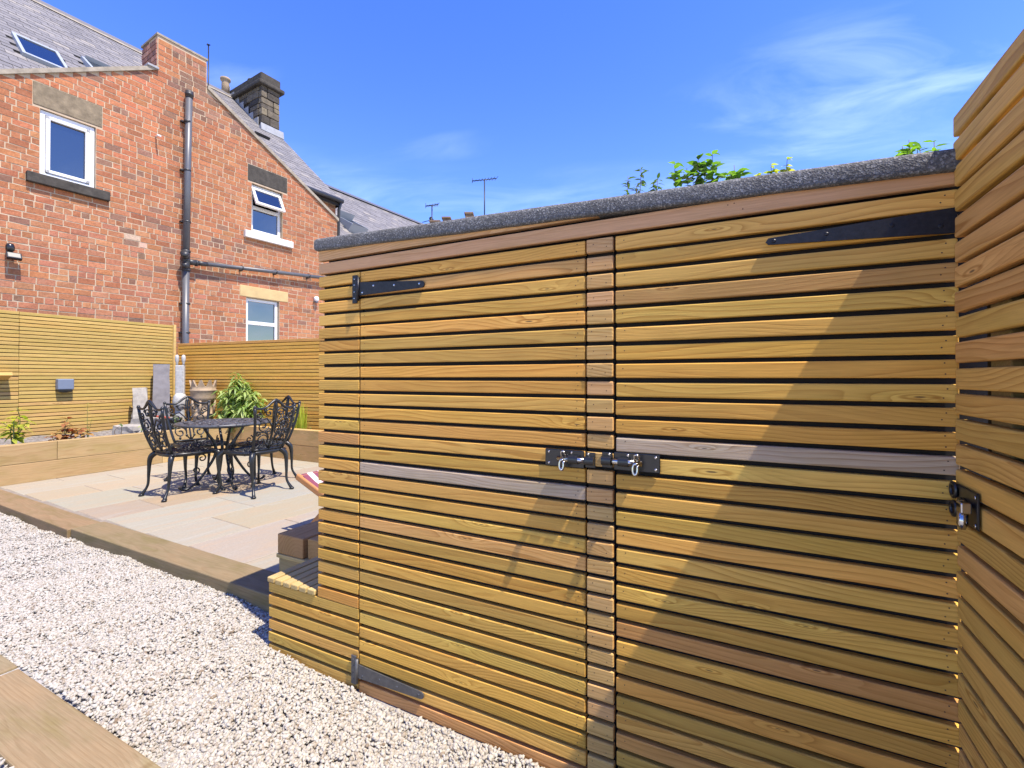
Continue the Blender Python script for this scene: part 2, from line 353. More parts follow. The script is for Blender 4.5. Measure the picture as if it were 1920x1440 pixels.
# path base, run on behind the camera to bounce light onto shed and gate
xs = list(np.linspace(-12, 2.2, 60)); mb = MB()
for i, x in enumerate(xs):
    for y in (-5.0, -.9, 0.0, .42): mb.v.append((x, y, gz(x)-.012))
for i in range(len(xs)-1):
    for j in range(3): mb.f.append((i*4+j, (i+1)*4+j, (i+1)*4+j+1, i*4+j+1)); mb.mi.append(0); mb.sm.append(True)
o = mb.build('path', 'gravelbase'); o['kind'] = 'structure'

def edgeY(x): return .178 if x > -2.4 else .178+(-2.4-x)*.026
def gravel():
    ph = (1+5**.5)/2
    ico = np.array([(-1, ph, 0), (1, ph, 0), (-1, -ph, 0), (1, -ph, 0), (0, -1, ph), (0, 1, ph), (0, -1, -ph), (0, 1, -ph), (ph, 0, -1), (ph, 0, 1), (-ph, 0, -1), (-ph, 0, 1)], float)
    ico /= np.linalg.norm(ico[0])
    fc = np.array([(0, 11, 5), (0, 5, 1), (0, 1, 7), (0, 7, 10), (0, 10, 11), (1, 5, 9), (5, 11, 4), (11, 10, 2), (10, 7, 6), (7, 1, 8), (3, 9, 4), (3, 4, 2), (3, 2, 6), (3, 6, 8), (3, 8, 9), (4, 9, 5), (2, 4, 11), (6, 2, 10), (8, 6, 7), (9, 8, 1)])
    P = []
    rng = np.random.default_rng(3)
    def fill(x0, x1, y0, y1, dens, ok):
        n = int((x1-x0)*(y1-y0)*dens); q = np.column_stack([rng.uniform(x0, x1, n), rng.uniform(y0, y1, n)])
        return [p for p in q if ok(p)]
    ok = lambda p: p[1] < (edgeY(p[0])-.004 if p[0] < -1.89 else -.012) and p[1] > -.572
    P += fill(-3.6, .385, -.575, .25, 21500, ok)
    P += fill(-8.6, -3.6, -.575, .40, 14000, ok)
    P += fill(-1.4, .385, -1.2, -.78, 5200, lambda p: True)
    P += fill(-4.5, -1.4, -1.05, -.78, 4200, lambda p: True)
    P = np.array(P); n = len(P)
    sc = rng.uniform(.0044, .0098, n)*np.where(rng.random(n) < .08, 1.3, 1.0)
    an = np.stack([rng.uniform(.95, 1.35, n), rng.uniform(.7, 1.0, n), rng.uniform(.40, .68, n)], 1)
    V = ico[None]*(1+rng.uniform(-.24, .24, (n, 12, 1)))*an[:, None, :]*sc[:, None, None]
    q = rng.normal(size=(n, 4)); q[:, 1:3] *= .38; q /= np.linalg.norm(q, axis=1)[:, None]
    a, b, c, d = q.T
    Rm = np.stack([np.stack([1-2*(c*c+d*d), 2*(b*c-a*d), 2*(b*d+a*c)], 1), np.stack([2*(b*c+a*d), 1-2*(b*b+d*d), 2*(c*d-a*b)], 1), np.stack([2*(b*d-a*c), 2*(c*d+a*b), 1-2*(b*b+c*c)], 1)], 1)
    V = np.einsum('nij,nvj->nvi', Rm, V)
    g = np.array([gz(x) for x in P[:, 0]])
    und = .006*np.sin(P[:, 0]*7+P[:, 1]*5)+.005*np.sin(P[:, 0]*17-P[:, 1]*13)
    z = g+und-.011+rng.random(n)**.8*.012
    V += np.column_stack([P, z])[:, None, :]
    me = bpy.data.meshes.new('gravel'); nv = n*12; nf = n*20
    me.vertices.add(nv); me.vertices.foreach_set('co', V.reshape(-1).astype(np.float32))
    F = (fc[None]+(np.arange(n)*12)[:, None, None]).reshape(-1)
    me.loops.add(nf*3); me.loops.foreach_set('vertex_index', F.astype(np.int32))
    me.polygons.add(nf); me.polygons.foreach_set('loop_start', np.arange(0, nf*3, 3, dtype=np.int32)); me.polygons.foreach_set('loop_total', np.full(nf, 3, np.int32))
    me.materials.append(M['gravel']); me.update(); me.validate()
    o = link('gravel', me); o['kind'] = 'stuff'; o['label'] = 'white limestone chippings filling the path between the timber sleepers'; o['category'] = 'gravel'
gravel()
# small twigs on the gravel
for (x, y, L, a, lab) in ((-.95, -.33, .10, .9, 'thin brown twig lying on the white gravel near the shed door'), (-1.75, -.20, .07, 1.5, 'short dry twig on the white gravel in front of the slatted step')):
    mb = MB(); z = gz(x)+.012
    mb.tube([(x-math.cos(a)*L/2, y-math.sin(a)*L/2, z), (x+.004, y-.003, z+.006), (x+math.cos(a)*L/2, y+math.sin(a)*L/2, z)], [.0011, .0015, .0008], 5)
    tag(mb.build('twig', 'bark'), lab, 'twig', 'twigs on the gravel')

# timber sleepers edging the path
SLC = (.20, .147, .083)
def sleeper(name, x0, x1, y0, y1, z0, z1, label=None, parent=None, col=SLC, group=None, rz=0, mat='sleeper'):
    L, D_, H_ = x1-x0, y1-y0, z1-z0; mb = MB(); mb.bbox(-L/2, L/2, -D_/2, D_/2, -H_/2, H_/2, .006)
    o = mb.build(name, mat, parent, ((x0+x1)/2, (y0+y1)/2, (z0+z1)/2)); o.rotation_euler = (0, 0, rz); o.color = vary(col, .06)+(1,)
    if label: tag(o, label, 'sleeper', group)
    return o
GRP = 'timber sleepers edging the patio'
sleeper('timber_sleeper', -4.30, -1.60, .178, .373, -.08, ZP, 'brown timber sleeper edging the patio beside the slatted step, partly in shadow', group=GRP, rz=-.012)
o = sleeper('timber_sleeper', -6.71, -4.306, .213, .408, -.08, ZP-.002, 'tan timber sleeper edging the patio, second from the shed', group=GRP, rz=-.030, col=(.21, .147, .08))
o = sleeper('timber_sleeper', -9.1, -6.715, .288, .483, -.08, ZP-.004, 'timber sleeper edging the patio at the far left edge', group=GRP, rz=-.030)
GRP = 'timber sleepers edging the gravel path at the bottom left'
sleeper('timber_sleeper', -2.585, -.15, -.775, -.575, -.10, .052, 'wide tan timber sleeper lying flush with the gravel at the bottom left corner', group=GRP, col=(.225, .172, .10))
sleeper('timber_sleeper', -5.0, -2.592, -.775, -.575, -.10, .060, 'greyish timber sleeper end at the left edge, butted against the wide tan one', group=GRP, col=(.205, .158, .095))

# patio of sandstone slabs
mb = MB(); mb.add([(-6.75, .30, ZP-.0065), (-1.0, .30, ZP-.0065), (-1.0, 3.3, ZP-.0065), (-6.75, 3.3, ZP-.0065)], [(0, 1, 2, 3)])
patio = mb.build('patio', simple('paving_mortar', (.20, .17, .135), .95, 0, .2, 20, .25)); patio['kind'] = 'structure'
th = R(4.0); ux, uy = math.sin(th), math.cos(th)
cols = [-7.0, -6.42, -5.95, -5.50, -4.85, -4.36, -3.73, -3.20, -2.61, -2.03, -1.45, -0.9]
cuts = [[.9, 1.8, 2.4], [1.22, 2.0, 2.6], [.86, 1.55, 2.35], [1.05, 1.9, 2.5], [.82, 1.65, 2.25], [1.18, 1.95, 2.7], [.80, 1.7, 2.4], [1.02, 1.75, 2.6], [.60, 1.4, 2.2], [.95, 1.9, 2.6], [1.2, 2.1, 2.8]]
tone = {0: (0.272, 0.242, 0.182), 1: (0.281, 0.251, 0.187), 2: (0.278, 0.236, 0.164), 3: (0.272, 0.246, 0.187), 4: (0.254, 0.206, 0.148), 5: (0.270, 0.244, 0.187), 6: (0.277, 0.239, 0.167), 7: (0.263, 0.227, 0.176), 8: (0.270, 0.239, 0.179), 9: (0.270, 0.242, 0.182), 10: (0.263, 0.233, 0.177)}
special = {(4, 0): (0.257, 0.206, 0.151), (4, 1): (0.270, 0.208, 0.135), (5, 1): (0.263, 0.246, 0.195), (6, 0): (0.272, 0.244, 0.187), (6, 1): (0.281, 0.239, 0.158), (7, 0): (0.263, 0.222, 0.174), (2, 0): (0.281, 0.236, 0.158), (3, 0): (0.272, 0.248, 0.190)}
for i in range(len(cols)-1):
    ys = [.34+(-cols[i]-2.4)*.028]+cuts[i]+[3.05]
    for j in range(len(ys)-1):
        g = .0036; x0, x1, y0, y1 = cols[i]+g, cols[i+1]-g, ys[j]+g, ys[j+1]-g
        mb = MB(); cx, cy = (x0+x1)/2, (y0+y1)/2; W, Lh = x1-x0, y1-y0
        mb.bbox(-W/2, W/2, -Lh/2, Lh/2, -.02, 0, .003, 1)
        o = mb.build('slab', 'paving', patio, (cx+(cy-.45)*math.tan(th), cy, ZP-.003+rj(.001)))
        o.rotation_euler = (0, 0, -th if j else -th*.9); o.color = vary(special.get((i, j), tone[i]), .05)+(1,)

# ------------------------------------------------------------------ shed
SHED = thing('garden_shed', 'low timber shed clad in horizontal slats with two doors and felt roof', 'shed', (-.6, .45, 0))
SO = Vector((-.6, .45, 0))
def sp(x, y, z): return (x-SO.x, y-SO.y, z-SO.z)
SH, ST = .0408, .021
DEP = .98
mb = MB()   # dark membrane covered carcass
mb.prism([(-1.555, .0), (1.6, .0), (1.6, 1.655), (-1.555, 1.735)], (.034, DEP), 1)
mb.shift((-SO.x, -SO.y, 0)).build('carcass', 'membrane', SHED)
def panel(part, x0, x1, ztop, pitch, n, nails=True, jy=.0012, colf=slatcol, grey=None, h=SH, y=.0, gap=.002, tilt=.007):
    L = x1-x0-2*gap
    nl = []
    if nails:
        nl = [(-L/2+.024, .008), (L/2-.022, .009), (L/2-.026, -.009)] if L > .2 else [(-L/2+.018, .006), (L/2-.02, -.005)]
    mes = []
    for q in range(3):
        mes.append(slat_mesh('slat', L, h, ST, [(a+rj(.004), b+rj(.004)) for a, b in nl],   .0027+.0006*q))
    out = []
    pl = Vector(part.location)+ (SO if part.parent else Vector())
    for i in range(n):
        z = ztop-h/2-i*pitch+rj(.0007)
        col = GREY if grey == i else colf()
        o = link('slat', mes[i % 3], part, ((x0+x1)/2-pl.x+rj(.0006), y-pl.y+rj(jy), z-pl.z), (rj(tilt), rj(.0009), rj(.0007)), None, col)
        out.append(o)
    return out
def holder(name, x0, x1, z0, z1, label=None, y0=.0225, y1=.033):
    mb = MB(); c = ((x0+x1)/2, .03, (z0+z1)/2)
    mb.box(x0-c[0], x1-c[0], y0-.03, y1-.03, z0-c[2], z1-c[2])
    o = mb.build(name, 'membrane', SHED, sp(*c)); 
    if label: o['label'] = label
    return o
XL, XD, XP0, XP1, XR = -1.577, -1.348, -.440, -.352, .388
P1 = .0527
door1 = holder('door', XD+.003, XP0-.004, .0, 1.61, 'left shed door hung on black strap hinges')
door1_sl = panel(door1, XD, XP0+.003, 1.614, P1, 31, grey=14)
post = holder('centre_post', XP0+.004, XP1-.004, .0, 1.61)
panel(post, XP0+.004, XP1, 1.6135, P1, 31, colf=lambda: vary(random.choice([(.56, .35, .135), (.58, .355, .125), (.55, .35, .15), (.57, .335, .14)]), .08), jy=.002, y=-.002)
door2 = holder('door', XP1+.004, XR, .0, 1.61, 'right shed door with a long black strap hinge at its top right')
door2_sl = panel(door2, XP1+.003, XR+.02, 1.614, .0532, 31, grey=11)
stile = holder('side_panel', XL+.01, XD-.004, .30, 1.62)
panel(stile, XL, XD-.001, 1.614, P1, 25, nails=False)
# side return slats on the left wall
side = holder('side_wall', XL+.006, XL+.010, .35, 1.6, y0=.03, y1=.9)
me = slat_mesh('slat', .94, SH, ST, (), .0035)
for i in range(25):
    z = 1.614-SH/2-i*P1
    link('slat', me, side, (XL-SO.x-side.location.x-.001, .0+.022+.47-SO.y-side.location.y, z-side.location.z), (0, 0, -math.pi/2), None, slatcol())
# fascia boards
fas = holder('fascia', XL+.01, XR, 1.625, 1.66)
me = slat_mesh('board', XR+.02-XL, .044, ST, [(.55, .01), (.57, -.008), (.535, .008)], .0035)
link('board', me, fas, ((XL+XR+.02)/2-SO.x-fas.location.x, 0-SO.y-fas.location.y, 1.647-fas.location.z), (.004, 0, 0), None, (.56, .31, .15))
mb = MB(); x1 = -.385   # tapered top board
zt = lambda x: 1.724-.0349*(x-XL)+.004
mb.hexa([(XL, 0, 1.680), (x1, 0, 1.680), (x1, ST, 1.680), (XL, ST, 1.680), (XL, 0, zt(XL)), (x1, 0, zt(x1)), (x1, ST, zt(x1)), (XL, ST, zt(XL))])
c = (-1.0, 0, 1.70); mb.shift((-c[0], -c[1], -c[2])); o = mb.build('board', 'wood', fas, (c[0]-SO.x-fas.location.x, c[1]-SO.y-fas.location.y, c[2]-fas.location.z)); o.color = (.57, .325, .145, 1)
# felt roof, rounded front edge, falling slightly to the right
def roof():
    mb = MB(); mb.smooth = True
    prof = [(-.002, .000), (-.010, .0005), (-.014, .003), (-.0155, .010), (-.0155, .037), (-.0135, .045), (-.008, .0495), (.004, .052), (.03, .053), (.5, .050), (1.02, .046), (1.05, .030), (1.05, .0)]
    xs_ = [-1.586, -1.584, -1.578]+list(np.linspace(-1.56, 1.62, 90)); n = len(prof); vs = []; rng = random.Random(5)
    for i, x in enumerate(xs_):
        k = {0: .80, 1: .94}.get(i, 1.0)
        for j, (y, z) in enumerate(prof):
            zz_ = .027+(z-.027)*k
            w_ = .0012*math.sin(x*9+j*.2)+.0006*math.sin(x*23+.3*j)+rng.uniform(-.0004, .0004)
            vs.append((x, y*(1 if j > 7 else k*.1+.9)+w_*(j < 7)*.6, 1.721-.0349*(x-XL)+zz_+w_*.8))
    m = len(xs_); fs = [(i*n+j, i*n+j+1, (i+1)*n+j+1, (i+1)*n+j) for i in range(m-1) for j in range(n-1)]
    fs += [tuple(range(n-1, -1, -1)), tuple((m-1)*n+j for j in range(n))]+[(i*n+n-1, i*n, (i+1)*n, (i+1)*n+n-1) for i in range(m-1)]
    mb.add(vs, fs); mb.shift((-SO.x, -SO.y, 0)); return mb.build('roof', 'felt', SHED)
rf = roof(); rf['label'] = 'grey mineral felt roof with a rounded front edge'

def screw(mb, x, z, y, r=.0042):
    mb.mat = 1; mb.xf_pts = None
    k = 10; v = [(x+r*math.cos(2*math.pi*a/k), y, z+r*math.sin(2*math.pi*a/k)) for a in range(k)]+[(x+r*.6*math.cos(2*math.pi*a/k), y-.0016, z+r*.6*math.sin(2*math.pi*a/k)) for a in range(k)]
    mb.add(v, [tuple(range(k, 2*k))]+[(a, (a+1) % k, k+(a+1) % k, k+a) for a in range(k)]); mb.mat = 0
def tee_hinge(zc, mat, tilt, scr, lab, door, d0=.055):
    mb = MB(); y0, y1 = -.007, -.0028
    mb.bbox(XD-.034, XD-.008, y0, y1, zc-d0, zc+d0, .0012, 1)                  # fixed leaf
    mb.tube([(XD-.002, -.008, zc-.050+.004), (XD-.002, -.008, zc+.046)], .0062, 10)
    n = 8; L = .315
    top = [(XD+.004, zc+.026)]; pts = [(XD+.004, zc-.026), (XD+L-.012, zc-.0125)]
    pts += [(XD+L-.012+.0125*math.cos(a), zc+.0125*math.sin(a)) for a in np.linspace(-math.pi/2, math.pi/2, n)]+[(XD+L-.012, zc+.0125)]+top
    pts = [(x, z+tilt*(x-XD)) for x, z in pts]
    mb.prism(pts, (y0, y1), 1)
    for f, dz in scr: screw(mb, XD+f*L, zc+dz+tilt*f*L, y0-.0001)
    for dz in (-.04, -.012, .018, .044): screw(mb, XD-.022, zc+dz*.9, y0-.0001, .003)
    l = door.location; mb.shift((-SO.x-l.x, -SO.y-l.y, -l.z)); o = mb.build('strap_hinge', [mat, 'chrome' if mat == 'iron' else 'greymetal'], door); o['label'] = lab
tee_hinge(1.546, 'iron', -.030, [(.06, -.016), (.24, .008), (.56, .004), (.93, .002)], 'black tee hinge with steel screws at the top of the left door', door1)
tee_hinge(.074, 'greymetal', .0, [(.08, -.012), (.35, .0), (.62, -.002), (.93, 0)], 'dusty grey tee hinge at the foot of the left door', door1)
mb = MB()   # large strap hinge on the right door
y0, y1 = -.0065, -.0022
pts = [(.037, 1.544), (.043, 1.537), (XR+.015, 1.517), (XR+.015, 1.573), (.043, 1.553)]
mb.prism(pts, (y0, y1), 1)
for x, z in ((.055, 1.545), (.165, 1.547), (.29, 1.549), (.375, 1.535)): screw(mb, x, z, y0-.0001, .005)
l = door2.location; mb.shift((-SO.x-l.x, -SO.y-l.y, -l.z)); o = mb.build('strap_hinge', ['iron', 'iron'], door2); o['label'] = 'long tapering black strap hinge on the right door'

def bolt(px, pz, dr, door, kx0, kx1, lab):
    # backplate, two staples, chrome rod, looped handle; dr=+1 throws to the right
    mb = MB(); y0, y1 = -.0055, -.0025
    xa, xb = (px, kx0) if dr > 0 else (kx0, px)
    mb.bbox(xa, xb, y0, y1, pz-.026, pz+.026, .0022, 2)
    xk0, xk1 = sorted((kx0+dr*.004, kx1)); mb.bbox(xk0, xk1, y0-.002, y1-.002, pz-.022, pz+.024, .002, 2)
    for sx, w_ in ((kx0-dr*.030, .030), ((xk0+xk1)/2, .028)):     # half-round staples
        pr = [(-.006-.011-.010*math.sin(a), pz+.0125*math.cos(a)) for a in np.linspace(0, math.pi, 9)]
        pr = [(-.005, pz+.0125)]+pr+[(-.005, pz-.0125)]
        sm = mb.smooth; mb.prism([(q[0], q[1]) for q in pr], (sx-w_/2, sx+w_/2), 0); mb.smooth = sm
    mb.mat = 1; cy = -.0165; ln = abs(kx0-px)
    mb.tube([(px+dr*ln*.36, cy, pz), (kx1-dr*.012, cy, pz)], .0085, 12)
    hx = px+dr*ln*.50
    mb.tube([(hx, cy, pz), (hx, cy-.012, pz+.012), (hx, cy-.016, pz+.024), (hx+.007, cy-.018, pz+.027), (hx+.012, cy-.014, pz+.020), (hx+.010, cy-.004, pz+.004)], .0032, 8)
    lp = [(hx-.012+.015*math.cos(a)+.010, cy-.020-.004*math.sin(a), pz-.014-.026*(1-math.cos(a))/1.0*.5-.004+(-.020 if False else 0)) for a in np.linspace(0, 2*math.pi, 3)]
    loop = []
    for a in np.linspace(.25*math.pi, 2.2*math.pi, 18): loop.append((hx+.003+.0066*math.sin(a), cy-.020+.002*math.cos(a), pz-.014+.0150*math.cos(a)))
    mb.tube(loop, .0042, 8)
    for q in (-.017, .017):
        screw(mb, px+dr*.012, pz+q, y0-.0001, .0042)
    screw(mb, kx0-dr*.040, pz+.018, y0-.0001, .0042); screw(mb, (xk0+xk1)/2-dr*.006, pz+.018, y0-.0021, .004)
    l = door.location; mb.shift((-SO.x-l.x, -SO.y-l.y, -l.z)); o = mb.build('brenton_bolt'.replace('brenton_', 'sliding_'), ['plastic', 'chrome'], door); o['label'] = lab
bolt(-.566, .957, 1, door1, XP0-.001, XP0+.034, 'black padlock bolt with chrome rod on the left door')
bolt(-.222, .962, -1, door2, XP1+.001, XP1-.034, 'black padlock bolt with chrome rod on the right door')

# slatted step box in front of the left end
STP = thing('slatted_step', 'low slatted timber step box against the left end of the shed', 'step', (-1.62, .0, 0))
mb = MB(); mb.box(-1.862+1.62, XL-.004+1.62, .025, .30, -.04, .306); mb.box(XL-.004+1.62, XD+1.612, .024, .033, -.04, .306); mb.build('carcass', 'membrane', STP)
L = XD-.002-(-1.880)
me = slat_mesh('slat', L, SH, ST, [(.045, .006), (.05, -.006)], .0032)
for i in range(6):
    link('slat', me, STP, ((-1.880+XD-.002)/2+1.62, rj(.001), .3075-SH/2-i*.0535), (rj(.008), 0, 0), None, slatcol())
me = slat_mesh('slat', .26, SH, ST, (), .0035)
for i in range(6):
    link('slat', me, STP, (-1.886+1.62, .048+.13+.0*i-.02, .3075-SH/2-i*.0535), (0, 0, -math.pi/2), None, slatcol())
mb = MB(); mb.bbox(-.025, .025, -.165, .165, -.011, .011, .004); me = mb.mesh('top_slat', 'wood')
me = None
for i in range(6):
    mb = MB(); mb.bbox(-.165, .165, -.0215, .0215, -.011, .011, .0045)
    link('top_slat', mb.mesh('top_slat', 'wood'), STP, (-1.862+.0505*i+1.62, .159, .3205+rj(.001)), (0, 0, math.pi/2), None, vary((.45, .33, .14), .08))

# sleeper bench behind the step
BN = thing('sleeper_bench', 'dark brown bench of stacked sleepers behind the slatted step', 'bench', (-2.0, .50, ZP))
def tim(name, x0, x1, y0, y1, z0, z1, par, po, col, b=.006, mat='oldwood'):
    mb = MB(); mb.bbox(-(x1-x0)/2, (x1-x0)/2, -(y1-y0)/2, (y1-y0)/2, -(z1-z0)/2, (z1-z0)/2, b)
    o = mb.build(name, mat, par, ((x0+x1)/2-po[0], (y0+y1)/2-po[1], (z0+z1)/2-po[2])); o.color = vary(col, .05)+(1,); return o
BO = (-2.0, .50, ZP)
for x0, x1, y0 in ((-2.272, -2.072, .33), (-2.056, -1.90, .345), (-1.885, -1.70, .345)): tim('seat_sleeper', x0, x1, y0, .72, .257, .363, BN, BO, (.38, .215, .085))
tim('batten', -2.275, -1.70, .325, .70, .236, .2565, BN, BO, (.44, .32, .14), .003, 'sleeper')
tim('base_sleeper', -2.268, -1.71, .335, .535, ZP-.003, .2355, BN, BO, (.34, .245, .12), .006, 'sleeper')

# ------------------------------------------------------------------ gate at the right edge
GT = thing('slatted_gate', 'tall slatted timber gate at the right edge with a black bolt on it', 'gate', (.40, -.8, 0))
GX = .398; GP = .0548
GL = 1.42
gme = [slat_mesh('slat', GL, .0445, .021, [(GL/2-.03, .008), (GL/2-.032, -.01)], .0034+.0006*q) for q in range(3)]
for i in range(34):
    z = 1.771-.0222-i*GP
    link('slat', gme[i % 3], GT, (GX-.40+rj(.001), -GL/2-.0005+.8+rj(.0004), z+rj(.0008)), (rj(.008), rj(.001), -math.pi/2), None, vary(random.choice([(.62, .365, .09), (.60, .355, .095), (.59, .365, .095), (.60, .335, .11)]), .08))
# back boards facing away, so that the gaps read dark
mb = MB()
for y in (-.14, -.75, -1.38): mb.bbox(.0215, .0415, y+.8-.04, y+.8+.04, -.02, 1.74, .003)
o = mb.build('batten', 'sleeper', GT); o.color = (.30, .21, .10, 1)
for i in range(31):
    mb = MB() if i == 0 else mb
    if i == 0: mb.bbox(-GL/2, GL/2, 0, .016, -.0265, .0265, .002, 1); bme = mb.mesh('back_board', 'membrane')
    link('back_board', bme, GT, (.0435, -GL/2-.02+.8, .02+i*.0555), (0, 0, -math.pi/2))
# gate bolt
mb = MB(); xg = GX-.40
def gy(y): return y+.8
mb.bbox(xg-.0075, xg-.0035, gy(-.132), gy(-.030), .905, .978, .003)
for z in (.962, .922):
    ring = [(xg-.0090, gy(-.019+.0145*math.cos(a)), z+.0145*math.sin(a)) for a in np.linspace(0, 2*math.pi, 16)]
    mb.tube(ring, .0042, 8, False)
    mb.bbox(xg-.0075, xg-.0035, gy(-.045), gy(-.022), z-.010, z+.010, .001, 1)
mb.mat = 1
mb.tube([(xg-.010, gy(-.070), .950), (xg-.018, gy(-.105), .946)], .0075, 12)
mb.bbox(xg-.030, xg-.012, gy(-.124), gy(-.100), .934, .956, .003)
mb.tube([(xg-.023, gy(-.112), .936), (xg-.024, gy(-.112), .912), (xg-.0235, gy(-.112), .902)], [.0088, .0088, .005], 14)
for z in (.968, .913): mb.tube([(xg-.0076, gy(-.122), z), (xg-.0090, gy(-.122), z)], .005, 10)
o = mb.build('gate_bolt', ['plastic', 'chrome'], GT); o['label'] = 'black bolt plate with two eyes and a chrome throw handle'

# ------------------------------------------------------------------ fences and raised bed
FX = -8.30; FC = (-8.30, 2.946)
def fence(name, label, p0, p1, ztop, zbot, pitch, h, post_ends, grp, brk=None, pal=PAL):
    p0 = Vector((p0[0], p0[1], 0)); p1 = Vector((p1[0], p1[1], 0)); d = (p1-p0); L = d.length; d.normalize(); a = math.atan2(d.y, d.x)
    T = thing(name, label, 'fence', (p0.x, p0.y, 0), a, grp)
    n = int((ztop-zbot)/pitch)+1
    segs = [(0, L)] if brk is None else [(0, brk), (brk+.003, L)]
    for si, (s0, s1) in enumerate(segs):
        mes = [slat_mesh('slat', s1-s0, h, .018, (), .003, ('fencewood', 'nail')) for q in range(2)]
        for i in range(n):
            z = ztop-h/2-i*pitch-(.006 if (brk and si == 0 and z_brk > ztop-i*pitch) else 0)
            link('slat', mes[i % 2], T, ((s0+s1)/2+rj(.002), rj(.0015), z+rj(.0008)), (rj(.01), rj(.0004), 0), None, vary(random.choices(pal, WT)[0], .07))
    x = .25
    while x < L:
        mb = MB(); mb.box(x-.035, x+.035, .022, .09, zbot-.35, ztop-.03); o = mb.build('post', 'sleeper', T); o.color = (.34, .24, .12, 1); x += .9
    mb = MB(); mb.box(.0, L, .0185, .0215, zbot-.1, ztop-.02); mb.build('backing', 'membrane', T)
    for x in post_ends:
        mb = MB(); mb.bbox(x-.02, x+.02, -.022, .05, zbot-.1, ztop+.012, .003); o = mb.build('end_post', 'sleeper', T); o.color = (.47, .33, .13, 1)
    return T
z_brk = 1.22
PALF = [(0.417, 0.286, 0.087), (0.417, 0.276, 0.081), (0.400, 0.276, 0.083), (0.417, 0.270, 0.096), (0.400, 0.261, 0.094), (0.435, 0.299, 0.096)]
fence('slatted_fence', 'pale narrow-slat timber fence below the brick wall on the left', (FX, -.9), (FX, FC[1]-.03), 2.045, .44, .0486, .0395, [3.80], 'slatted garden fences', brk=2.0, pal=PALF)
fence('slatted_fence', 'lower golden narrow-slat fence behind the leafy shrub and back bed', (FC[0]+.01, FC[1]), (-4.6, FC[1]+.0952*3.7), 1.755, .40, .0490, .0395, [], 'slatted garden fences')
# raised bed of sleepers
BX, BY = -6.59, 2.80
RB = thing('raised_bed', 'long raised garden bed of tan timber sleepers round the patio', 'raised bed', (BX, BY, ZP))
RO = (BX, BY, ZP)
BC = (.35, .243, .118)
hh = .199
def bsl(x0, x1, y0, y1, k, col=BC): tim('sleeper', x0, x1, y0, y1, ZP-.004+k*(hh+.002), ZP-.004+k*(hh+.002)+hh, RB, RO, col, .005, 'sleeper_x' if (x1-x0) > (y1-y0) else 'sleeper_y')
M['sleeper_x'] = M['sleeper']; M['sleeper_y'] = wood('sleeper_timber_y', ring=48, contrast=.26, knot=.66, rough=.75, blotch=.4, axis=1)
bsl(BX-.10, BX, -1.5, .897, 1); bsl(BX-.10, BX, .900, BY+.1, 1); bsl(BX-.101, BX-.001, -1.5, 1.9, 0); bsl(BX-.101, BX-.001, 1.903, BY+.1, 0, (.47, .33, .16))
bsl(BX, -4.4, BY, BY+.10, 1, (.46, .30, .13)); bsl(BX, -4.4, BY+.001, BY+.101, 0, (.44, .28, .12))
mb = MB(); g = 26
rngs = random.Random(9)
def soilpatch(x0, x1, y0, y1, nx, ny):
    o = len(mb.v)
    for i in range(nx+1):
        for j in range(ny+1): mb.v.append((x0+(x1-x0)*i/nx-RO[0], y0+(y1-y0)*j/ny-RO[1], .425+rngs.uniform(-.018, .022)-RO[2]))
    for i in range(nx):
        for j in range(ny): mb.f.append((o+i*(ny+1)+j, o+(i+1)*(ny+1)+j, o+(i+1)*(ny+1)+j+1, o+i*(ny+1)+j+1)); mb.mi.append(0); mb.sm.append(True)
soilpatch(FX+.0, BX-.09, -1.2, 2.95, 40, 80); soilpatch(BX-.10, -4.4, BY+.09, 3.3, 50, 14)
mb.build('soil', 'soil', RB)

# ------------------------------------------------------------------ brick house (local: x along the wall, y into it, z up; scaled about the camera)
K = 1.1186
HO = Vector((0+K*(-7.996), CAM.y+K*(1.204-CAM.y), CAM.z-K*CAM.z))
HS = thing('brick_house', 'red brick house with a chimneyed gable, slate roof and white windows', 'house', HO, R(85))
LY, RY_ = (-.37, 4.869), (1.237, 5.827)   # verge points
def vl(u): return 4.869+.596*(u+.37)       # left verge height
def vr(u): return 5.901-.571*(u-1.922)     # right verge height
UL, UR = -3.2, 4.42
# openings: (u0,u1,z0,z1)
W1 = (-.02, .53, 3.77, 4.62); W2 = (2.655, 3.225, 3.775, 4.62); W3 = (2.57, 3.17, 1.55, 2.60)
LIN = [(-.087, .597, 4.645, 4.94), (2.586, 3.315, 4.645, 4.935), (2.461, 3.340, 2.605, 2.80)]
SIL = [(-.145, .674, 3.645, 3.77), (2.52, 3.41, 3.635, 3.755)]
OPEN = [W1, W2, W3]+LIN+SIL
# mortar wall body with openings: vertical strips between break points
mb = MB(); MY = .0035
brk = sorted(set([UL, UR, 1.24, 1.915]+[v for r in (W1, W2, W3) for v in r[:2]]+[.6]))
def top(u):
    return vl(u) if u <= 1.24+1e-6 else (6.36 if u < 1.915 else vr(u))
for a, b in zip(brk[:-1], brk[1:]):
    mid = (a+b)/2; ops = sorted([(r[2], r[3]) for r in (W1, W2, W3) if r[0] <= mid <= r[1]])
    z = -.3; spans = []
    for z0, z1 in ops: spans.append((z, z0)); z = z1
    spans.append((z, None))
    for z0, z1 in spans:
        za, zb = (z1, z1) if z1 is not None else (top(a+1e-5), top(b-1e-5))
        mb.hexa([(a, MY, z0), (b, MY, z0), (b, .30, z0), (a, .30, z0), (a, MY, za), (b, MY, zb), (b, .30, zb), (a, .30, za)])
mb.scale(K); WALL = mb.build('wall', 'mortar', HS)
